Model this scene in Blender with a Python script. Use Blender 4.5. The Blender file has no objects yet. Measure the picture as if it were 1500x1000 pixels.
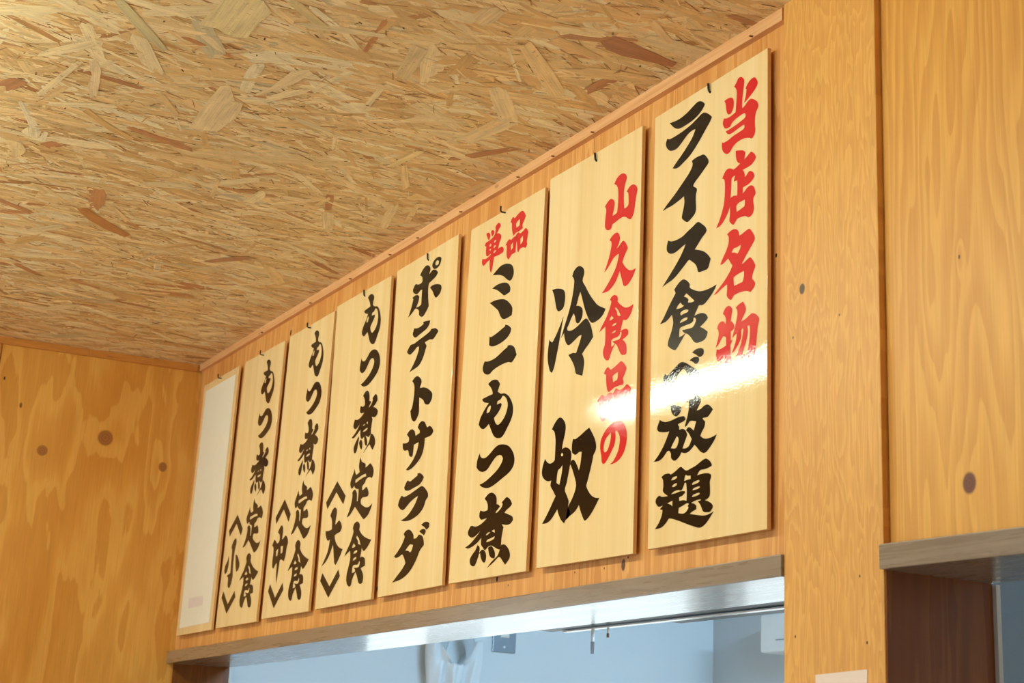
import bpy, bmesh, math, random
import numpy as np
from mathutils import Vector, Matrix
from mathutils.geometry import delaunay_2d_cdt

S = bpy.context.scene
COL = S.collection

# ---------------------------------------------------------------- camera
cam_d = bpy.data.cameras.new('camera')
cam = bpy.data.objects.new('camera', cam_d)
COL.objects.link(cam)
CAM = Vector((2.1873, -1.1127, 1.5))
R_ = Vector((0.48059, 0.87578, 0.04520)); U_ = Vector((0.21240, -0.16630, 0.96292)); F_ = Vector((-0.85080, 0.45318, 0.26594))
M = Matrix(((R_.x, U_.x, -F_.x), (R_.y, U_.y, -F_.y), (R_.z, U_.z, -F_.z)))
cam.matrix_world = Matrix.Translation(CAM) @ M.normalized().to_4x4()
cam_d.sensor_width = 36.0
cam_d.lens = 2309.117 * 36.0 / 1500.0
cam_d.clip_start = 0.05
cam_d.dof.use_dof = True
cam_d.dof.focus_distance = 2.35
cam_d.dof.aperture_fstop = 13.0
S.camera = cam

# ---------------------------------------------------------------- world (daylight outside and past the open side of the shop)
w = bpy.data.worlds.new('daylight'); S.world = w; w.use_nodes = True
bg = w.node_tree.nodes['Background']
bg.inputs['Color'].default_value = (0.86, 1.0, 1.04, 1)
bg.inputs['Strength'].default_value = 1.80

# ---------------------------------------------------------------- exposure
S.view_settings.view_transform = 'Standard'
S.view_settings.look = 'None'
S.view_settings.gamma = 1.0
S.view_settings.use_curve_mapping = False
S.view_settings.exposure = 0.0
LAMP = 62.0            # warm ceiling tubes
KLAMP = 265.0           # cool kitchen tube

# ================================================================ helpers
def tag(o, label=None, cat=None, group=None, kind=None):
    if label: o['label'] = label
    if cat: o['category'] = cat
    if group: o['group'] = group
    if kind: o['kind'] = kind
    return o

def empty(name, loc, label, cat, group=None):
    o = bpy.data.objects.new(name, None); COL.objects.link(o)
    o.location = loc; o.empty_display_size = 0.05
    return tag(o, label, cat, group)

def link(name, me, mats, parent=None):
    for m in (mats if isinstance(mats, (list, tuple)) else [mats]): me.materials.append(m)
    o = bpy.data.objects.new(name, me); COL.objects.link(o)
    if parent: o.parent = parent
    return o

def from_bm(name, bm, mats, parent=None, smooth=False):
    me = bpy.data.meshes.new(name)
    bmesh.ops.recalc_face_normals(bm, faces=bm.faces[:])
    if smooth:
        for f in bm.faces: f.smooth = True
    bm.to_mesh(me); bm.free()
    return link(name, me, mats, parent)

def box(bm, x0, x1, y0, y1, z0, z1, bev=0.0, mat=0):
    vs = [bm.verts.new((x, y, z)) for x in (x0, x1) for y in (y0, y1) for z in (z0, z1)]
    idx = [(0,1,3,2),(4,6,7,5),(0,4,5,1),(2,3,7,6),(0,2,6,4),(1,5,7,3)]
    fs = [bm.faces.new([vs[i] for i in q]) for q in idx]
    for f in fs: f.material_index = mat
    if bev:
        es = list({e for f in fs for e in f.edges})
        bmesh.ops.bevel(bm, geom=es, offset=bev, segments=2, profile=0.6, affect='EDGES')

def hexa(bm, P):
    """8 points ordered like box()"""
    vs = [bm.verts.new(p) for p in P]
    for q in [(0,1,3,2),(4,6,7,5),(0,4,5,1),(2,3,7,6),(0,2,6,4),(1,5,7,3)]: bm.faces.new([vs[i] for i in q])

def tube(bm, pts, r, n=10, r1=None):
    pts = [Vector(p) for p in pts]; rings = []
    for i, p in enumerate(pts):
        d = (pts[min(i+1, len(pts)-1)] - pts[max(i-1, 0)]).normalized()
        a = d.orthogonal().normalized()
        if i and rings:
            pa = rings[-1][1]; a = (pa - d*pa.dot(d)).normalized()
        b = d.cross(a); t = i/(len(pts)-1); rr = r if r1 is None else r*(1-t)+r1*t
        rings.append(([bm.verts.new(p + (a*math.cos(k*2*math.pi/n) + b*math.sin(k*2*math.pi/n))*rr) for k in range(n)], a))
    for i in range(len(rings)-1):
        A, B = rings[i][0], rings[i+1][0]
        for k in range(n): bm.faces.new((A[k], A[(k+1)%n], B[(k+1)%n], B[k]))
    bm.faces.new(rings[0][0][::-1]); bm.faces.new(rings[-1][0])

# ---------------------------------------------------------------- materials
class N:
    def __init__(s, name):
        s.m = bpy.data.materials.new(name); s.m.use_nodes = True
        s.t = s.m.node_tree; s.b = s.t.nodes['Principled BSDF']; s.tc = None
    def n(s, typ, **k):
        x = s.t.nodes.new(typ)
        for a, v in k.items(): setattr(x, a, v)
        return x
    def put(s, sock, v):
        if isinstance(v, bpy.types.NodeSocket): s.t.links.new(v, sock)
        elif v is not None:
            if sock.type == 'VECTOR' and isinstance(v, (int, float)): v = (v,)*3
            sock.default_value = v
    def math(s, op, a, b=None, c=None, clamp=False):
        x = s.n('ShaderNodeMath', operation=op, use_clamp=clamp)
        for i, v in enumerate((a, b, c)):
            if v is not None: s.put(x.inputs[i], v)
        return x.outputs[0]
    def vec(s, x, y, z):
        c = s.n('ShaderNodeCombineXYZ')
        for i, v in enumerate((x, y, z)): s.put(c.inputs[i], v)
        return c.outputs[0]
    def obj(s):
        if not s.tc:
            s.tc = s.n('ShaderNodeTexCoord'); sp = s.n('ShaderNodeSeparateXYZ')
            s.t.links.new(s.tc.outputs['Object'], sp.inputs[0]); s.xyz = sp.outputs
        return s.xyz
    def noise(s, vec, scale=1.0, detail=2.0, rough=0.5, dist=0.0):
        x = s.n('ShaderNodeTexNoise')
        s.put(x.inputs['Vector'], vec); s.put(x.inputs['Scale'], scale); s.put(x.inputs['Detail'], detail)
        s.put(x.inputs['Roughness'], rough); s.put(x.inputs['Distortion'], dist)
        return x.outputs['Fac']
    def ramp(s, fac, stops, interp='LINEAR'):
        x = s.n('ShaderNodeValToRGB'); x.color_ramp.interpolation = interp
        e = x.color_ramp.elements
        while len(e) < len(stops): e.new(0.5)
        for k, (p, c) in enumerate(stops):
            e[k].position = p; e[k].color = (*c[:3], 1) if not isinstance(c, (int, float)) else (c, c, c, 1)
        s.put(x.inputs[0], fac); return x.outputs[0]
    def mix(s, fac, a, b, mode='MIX'):
        x = s.n('ShaderNodeMix', data_type='RGBA', blend_type=mode)
        s.put(x.inputs[0], fac); 
        for i, v in ((6, a), (7, b)): s.put(x.inputs[i], (*v, 1) if isinstance(v, tuple) and len(v) == 3 else v)
        return x.outputs[2]
    def out(s, color, rough=0.5, bump=None, bstr=0.1, bdist=0.001, spec=0.5, metal=0.0):
        s.put(s.b.inputs['Base Color'], (*color, 1) if isinstance(color, tuple) and len(color) == 3 else color)
        s.put(s.b.inputs['Roughness'], rough); s.put(s.b.inputs['Specular IOR Level'], spec); s.put(s.b.inputs['Metallic'], metal)
        if bump is not None:
            x = s.n('ShaderNodeBump'); s.put(x.inputs['Height'], bump); x.inputs['Strength'].default_value = bstr; x.inputs['Distance'].default_value = bdist
            s.t.links.new(x.outputs[0], s.b.inputs['Normal'])
        return s.m

def lin(r, g, b):
    f = lambda c: (c/255/12.92) if c/255 <= 0.04045 else ((c/255+0.055)/1.055)**2.4
    return (f(r), f(g), f(b))

def plywood(name, axis, seed, light, mid, dark, sx, sz, bands, knots=(), jag=0.25, rough=0.42, spots=()):
    """rotary-cut softwood: stretched contour bands with one ragged edge, knots that bend the grain"""
    s = N(name); o = s.obj(); h = o[axis]; z = o[2]
    f = s.noise(s.vec(s.math('MULTIPLY', h, sx), s.math('MULTIPLY', z, sz), seed), 1.0, 3.0, 0.5, 0.35)
    g = s.noise(s.vec(s.math('MULTIPLY', h, 55), s.math('MULTIPLY', z, 9), seed+3.3), 1.0, 3, 0.6)
    v = s.math('MULTIPLY', f, bands)
    v = s.math('ADD', v, s.math('MULTIPLY', s.math('SUBTRACT', g, 0.5), jag))
    knotmask = None
    for (kh, kz, rh, rz, kcol) in knots:
        dx = s.math('DIVIDE', s.math('SUBTRACT', h, kh), rh); dz = s.math('DIVIDE', s.math('SUBTRACT', z, kz), rz)
        d2 = s.math('ADD', s.math('MULTIPLY', dx, dx), s.math('MULTIPLY', dz, dz))
        far = s.math('ADD', s.math('MULTIPLY', dx, dx), s.math('MULTIPLY', s.math('MULTIPLY', dz, dz), 0.35))
        v = s.math('ADD', v, s.math('MULTIPLY', s.math('EXPONENT', s.math('MULTIPLY', far, -0.06)), 1.1))
        k = s.math('SUBTRACT', 1.08, s.math('SQRT', d2)); k = s.math('MULTIPLY', k, 3.5, clamp=True)
        if knotmask is None: knotmask = []
        knotmask.append((k, s.math('SQRT', d2), kcol))
    fr = s.math('FRACT', v)
    col = s.ramp(fr, [(0.0, light), (0.20, light), (0.42, mid), (0.80, dark), (0.96, dark), (1.0, light)])
    broad = s.noise(s.vec(s.math('MULTIPLY', h, 6), s.math('MULTIPLY', z, 1.5), seed+9), 1.0, 2)
    col = s.mix(0.45, col, s.ramp(broad, [(0.3, dark), (0.7, light)]))
    fib = s.noise(s.vec(s.math('MULTIPLY', h, 420), s.math('MULTIPLY', z, 9), seed), 1.0, 3, 0.65)
    col = s.mix(1.0, col, s.ramp(fib, [(0.25, 0.86), (0.75, 1.08)]), 'MULTIPLY')
    for k, r, kcol in (knotmask or []):
        ring = s.math('SINE', s.math('MULTIPLY', r, 17))
        kc = s.mix(s.math('MULTIPLY_ADD', ring, 0.25, 0.3), kcol, tuple(c*0.45 for c in kcol))
        col = s.mix(k, col, kc)
    for (kh, kz, rh, rz, kcol) in spots:
        dx = s.math('DIVIDE', s.math('SUBTRACT', h, kh), rh); dz = s.math('DIVIDE', s.math('SUBTRACT', z, kz), rz)
        d = s.math('SQRT', s.math('ADD', s.math('MULTIPLY', dx, dx), s.math('MULTIPLY', dz, dz)))
        col = s.mix(s.math('MULTIPLY', s.math('SUBTRACT', 1.2, d), 4, clamp=True), col, kcol)
    return s.out(col, rough, fib, 0.12, 0.0006, 0.35)

KN = lin(150, 90, 40); DK = lin(38, 20, 10)
ply_left = plywood('plywood_left', 1, 3.1, lin(232,172,82), lin(220,152,62), lin(208,138,52), 6.0, 1.3, 7.5,
    [(-0.205, 2.247, 0.019, 0.020, lin(170,104,46)), (-0.348, 2.198, 0.013, 0.0135, lin(176,112,52)), (-0.060, 2.193, 0.0105, 0.0125, lin(172,108,50))], jag=0.5,
    spots=[(-0.455, 2.36, 0.002, 0.004, DK), (-0.41, 2.30, 0.003, 0.006, lin(130,80,34))])
ply_front = plywood('plywood_front', 0, 8.4, lin(236,176,104), lin(222,156,84), lin(208,138,68), 15, 1.0, 9.0,
    [(0.4187, 1.7772, 0.0052, 0.0085, lin(110,72,44))], jag=0.3,
    spots=[(0.0635, 1.7881, 0.003, 0.0038, DK), (-0.386, 1.809, 0.0028, 0.0045, DK), (-0.9439, 2.4048, 0.004, 0.0065, DK), (0.7433, 2.1206, 0.0018, 0.0025, DK),
           (0.3709, 1.777, 0.0012, 0.0015, DK), (0.2938, 1.7782, 0.0012, 0.0015, DK), (0.10, 1.776, 0.0012, 0.0015, DK), (0.43, 1.786, 0.0014, 0.0016, DK)])
ply_post = plywood('plywood_post', 0, 14.7, lin(233,176,92), lin(222,161,83), lin(215,151,76), 26, 4.2, 15.0,
    [(0.807, 2.0599, 0.0052, 0.0068, lin(104,80,56))], jag=0.5,
    spots=[(0.7929, 1.6628, 0.001, 0.0016, DK), (0.910, 1.6504, 0.0012, 0.0016, DK), (0.872, 2.013, 0.0008, 0.0014, DK), (0.79, 2.005, 0.001, 0.0016, DK), (0.9, 1.72, 0.001, 0.0014, DK)])
ply_right = plywood('plywood_right', 0, 21.9, lin(233,175,86), lin(221,158,74), lin(210,145,65), 9, 0.75, 17.0,
    [(1.0529, 1.7993, 0.0095, 0.0115, lin(120,70,50)), (1.0488, 2.0351, 0.0015, 0.0025, lin(90,60,30))], jag=0.35)
ply_back = plywood('plywood_back', 0, 31.0, lin(214,150,66), lin(196,126,48), lin(182,110,40), 5, 1.2, 7.0)

def trim_mat(name, axis, a, b):
    s = N(name); o = s.obj()
    g = s.noise(s.vec(s.math('MULTIPLY', o[axis], 6), s.math('MULTIPLY', o[2], 260), s.math('MULTIPLY', o[1-axis], 260)), 1.0, 3, 0.6)
    kn = s.noise(s.vec(s.math('MULTIPLY', o[axis], 30), s.math('MULTIPLY', o[2], 60), 2.0), 1.0, 1)
    c = s.ramp(g, [(0.3, b), (0.7, a)]); c = s.mix(s.ramp(kn, [(0.68, 0.0), (0.78, 0.5)]), c, lin(150, 90, 50))
    return s.out(c, 0.5, g, 0.1, 0.0005, 0.35)
ply_reveal_shade = plywood('plywood_reveal_shade', 1, 41.0, lin(146,88,30), lin(132,76,24), lin(120,64,18), 20, 1.5, 6.0)  # stain tone darkened to carry the shade of the hatch jambs
m_trim_f = trim_mat('pine_trim_front', 0, lin(232,180,128), lin(216,156,100))
m_trim_l = trim_mat('pine_trim_left', 1, lin(210,140,62), lin(192,120,48))

def lintel_mat():
    s = N('stained_lintel'); o = s.obj()
    g = s.noise(s.vec(s.math('MULTIPLY', o[0], 5), s.math('MULTIPLY', o[1], 70), s.math('MULTIPLY', o[2], 120)), 1.0, 4, 0.65, 0.4)
    b = s.noise(s.vec(s.math('MULTIPLY', o[0], 9), s.math('MULTIPLY', o[1], 12), s.math('MULTIPLY', o[2], 25)), 1.0, 3, 0.6)
    c = s.ramp(g, [(0.25, lin(128,112,92)), (0.55, lin(144,126,106)), (0.8, lin(158,141,120))])
    c = s.mix(s.ramp(b, [(0.3, 0.35), (0.8, 0.0)]), c, lin(124,108,90))
    r = s.ramp(g, [(0.3, 0.22), (0.8, 0.40)])
    s.b.inputs['Coat Weight'].default_value = 0.9; s.b.inputs['Coat Roughness'].default_value = 0.17
    return s.out(c, r, g, 0.22, 0.0006, 0.5)
m_lintel = lintel_mat()

def osb_mat():
    s = N('osb_strands')
    c = s.n('ShaderNodeAttribute', attribute_name='strand_color').outputs['Color']
    uv = s.n('ShaderNodeAttribute', attribute_name='strand_uv').outputs['Vector']
    sp = s.n('ShaderNodeSeparateXYZ'); s.put(sp.inputs[0], uv)
    fib = s.noise(s.vec(s.math('MULTIPLY', sp.outputs[0], 14), s.math('MULTIPLY', sp.outputs[1], 520), sp.outputs[2]), 1.0, 3, 0.6)
    bro = s.noise(s.vec(s.math('MULTIPLY', sp.outputs[0], 18), s.math('MULTIPLY', sp.outputs[1], 90), sp.outputs[2]), 1.0, 2, 0.5)
    col = s.mix(1.0, c, s.ramp(fib, [(0.2, 0.74), (0.5, 1.0), (0.8, 1.12)]), 'MULTIPLY')
    col = s.mix(1.0, col, s.ramp(bro, [(0.3, 0.86), (0.7, 1.08)]), 'MULTIPLY')
    o = s.obj()
    wob = s.noise(s.vec(s.math('MULTIPLY', o[0], 40), s.math('MULTIPLY', o[1], 40), 1.0), 1.0, 2)
    ck = s.noise(s.vec(s.math('ADD', s.math('MULTIPLY', o[0], 330), s.math('MULTIPLY', wob, 9)), s.math('MULTIPLY', o[1], 75), 4.0), 1.0, 3, 0.62)
    col = s.mix(s.ramp(ck, [(0.60, 0.0), (0.71, 0.6)]), col, lin(150, 100, 56))
    col = s.mix(s.ramp(ck, [(0.25, 0.4), (0.36, 0.0)]), col, lin(250, 232, 190))
    return s.out(col, 0.42, fib, 0.3, 0.0006, 0.4)
m_osb = osb_mat()

def board_mat():
    s = N('woodgrain_film'); o = s.obj()
    info = s.n('ShaderNodeObjectInfo').outputs['Random']
    sd = s.math('MULTIPLY', info, 40)
    a = s.noise(s.vec(s.math('MULTIPLY', o[0], 34), s.math('MULTIPLY', o[2], 0.9), sd), 1.0, 2, 0.5)
    b = s.noise(s.vec(s.math('MULTIPLY', o[0], 170), s.math('MULTIPLY', o[2], 2.5), sd), 1.0, 2, 0.6)
    c = s.ramp(a, [(0.25, lin(236,200,140)), (0.5, lin(240,209,152)), (0.75, lin(243,216,164))])
    c = s.mix(1.0, c, s.ramp(b, [(0.3, 0.965), (0.7, 1.02)]), 'MULTIPLY')
    hgt = s.noise(s.tc.outputs['Object'], 300, 3, 0.6)
    return s.out(c, 0.02, hgt, 0.09, 0.0006, 0.5)
m_film = board_mat()
def ink(name, col):
    s = N(name); s.obj()
    hgt = s.noise(s.tc.outputs['Object'], 300, 3, 0.6)
    return s.out(col, 0.02, hgt, 0.09, 0.0006, 0.5)
m_black = ink('black_print', lin(17, 15, 12)); m_red = ink('red_print', lin(214, 44, 44))
def plain(name, col, rough=0.5, spec=0.5, metal=0.0, nz=0.05, sc=40):
    s = N(name); s.obj()
    n_ = s.noise(s.tc.outputs['Object'], sc, 3, 0.6)
    c = s.mix(1.0, col, s.ramp(n_, [(0.3, 1-nz), (0.7, 1+nz)]), 'MULTIPLY')
    return s.out(c, rough, n_, 0.05, 0.0005, spec, metal)
m_edge = plain('board_core', lin(226,180,116), 0.6, 0.3)
m_paper = plain('paper', lin(236,230,210), 0.6, 0.3, nz=0.015)
m_stamp = plain('pale_pink_print', lin(228,212,202), 0.6, 0.3, nz=0.02)
m_hook = plain('black_iron', lin(22,20,18), 0.35)
m_nail = plain('brown_nail', lin(128,82,44), 0.5)
m_kwall = plain('kitchen_wall_panel', lin(214,220,222), 0.55, 0.3, nz=0.012, sc=3)
m_kdark = plain('kitchen_grey_wall', lin(188,194,198), 0.55, 0.3, nz=0.012, sc=3)
m_steel = plain('brushed_steel', lin(150,156,162), 0.35, 0.5, 0.85, nz=0.04)
m_fridge = plain('grey_steel_door', lin(84,94,102), 0.45, 0.5, 0.3, nz=0.03)
m_white = plain('white_plastic', lin(236,238,238), 0.4, nz=0.01)
m_cream = plain('cream_switch', lin(226,224,214), 0.4, nz=0.01)
m_redlamp = plain('red_rocker', lin(150,70,60), 0.4)
m_bag = plain('white_poly_bag', lin(226,230,232), 0.35, nz=0.02)
m_blackm = plain('black_metal', lin(16,17,20), 0.4)
m_lip = plain('polished_lip', lin(240,242,244), 0.16, 0.8, 0.0, nz=0.01)
m_tip = plain('brass_tip', lin(140,110,70), 0.4, 0.5, 0.5)
m_tape = plain('frosted_tape', lin(236,214,198), 0.45, 0.4, nz=0.02, sc=90)
m_alu = plain('pale_corner_angle', lin(196,192,182), 0.45, 0.5, 0.2, nz=0.01)
m_floor = plain('concrete_floor', lin(200,192,180), 0.5, 0.4, nz=0.08, sc=6)
m_dark = plain('cavity', lin(40,24,12), 0.8, 0.2)
def emit(name, col, k):
    s = N(name); s.put(s.b.inputs['Base Color'], (0.9, 0.9, 0.9, 1))
    s.put(s.b.inputs['Emission Color'], (*col, 1)); s.put(s.b.inputs['Emission Strength'], k); return s.m
m_tube = emit('warm_tube', (0.95, 1.0, 0.80), LAMP)
m_ktube = emit('cool_tube', (0.42, 0.72, 1.0), KLAMP)

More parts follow.
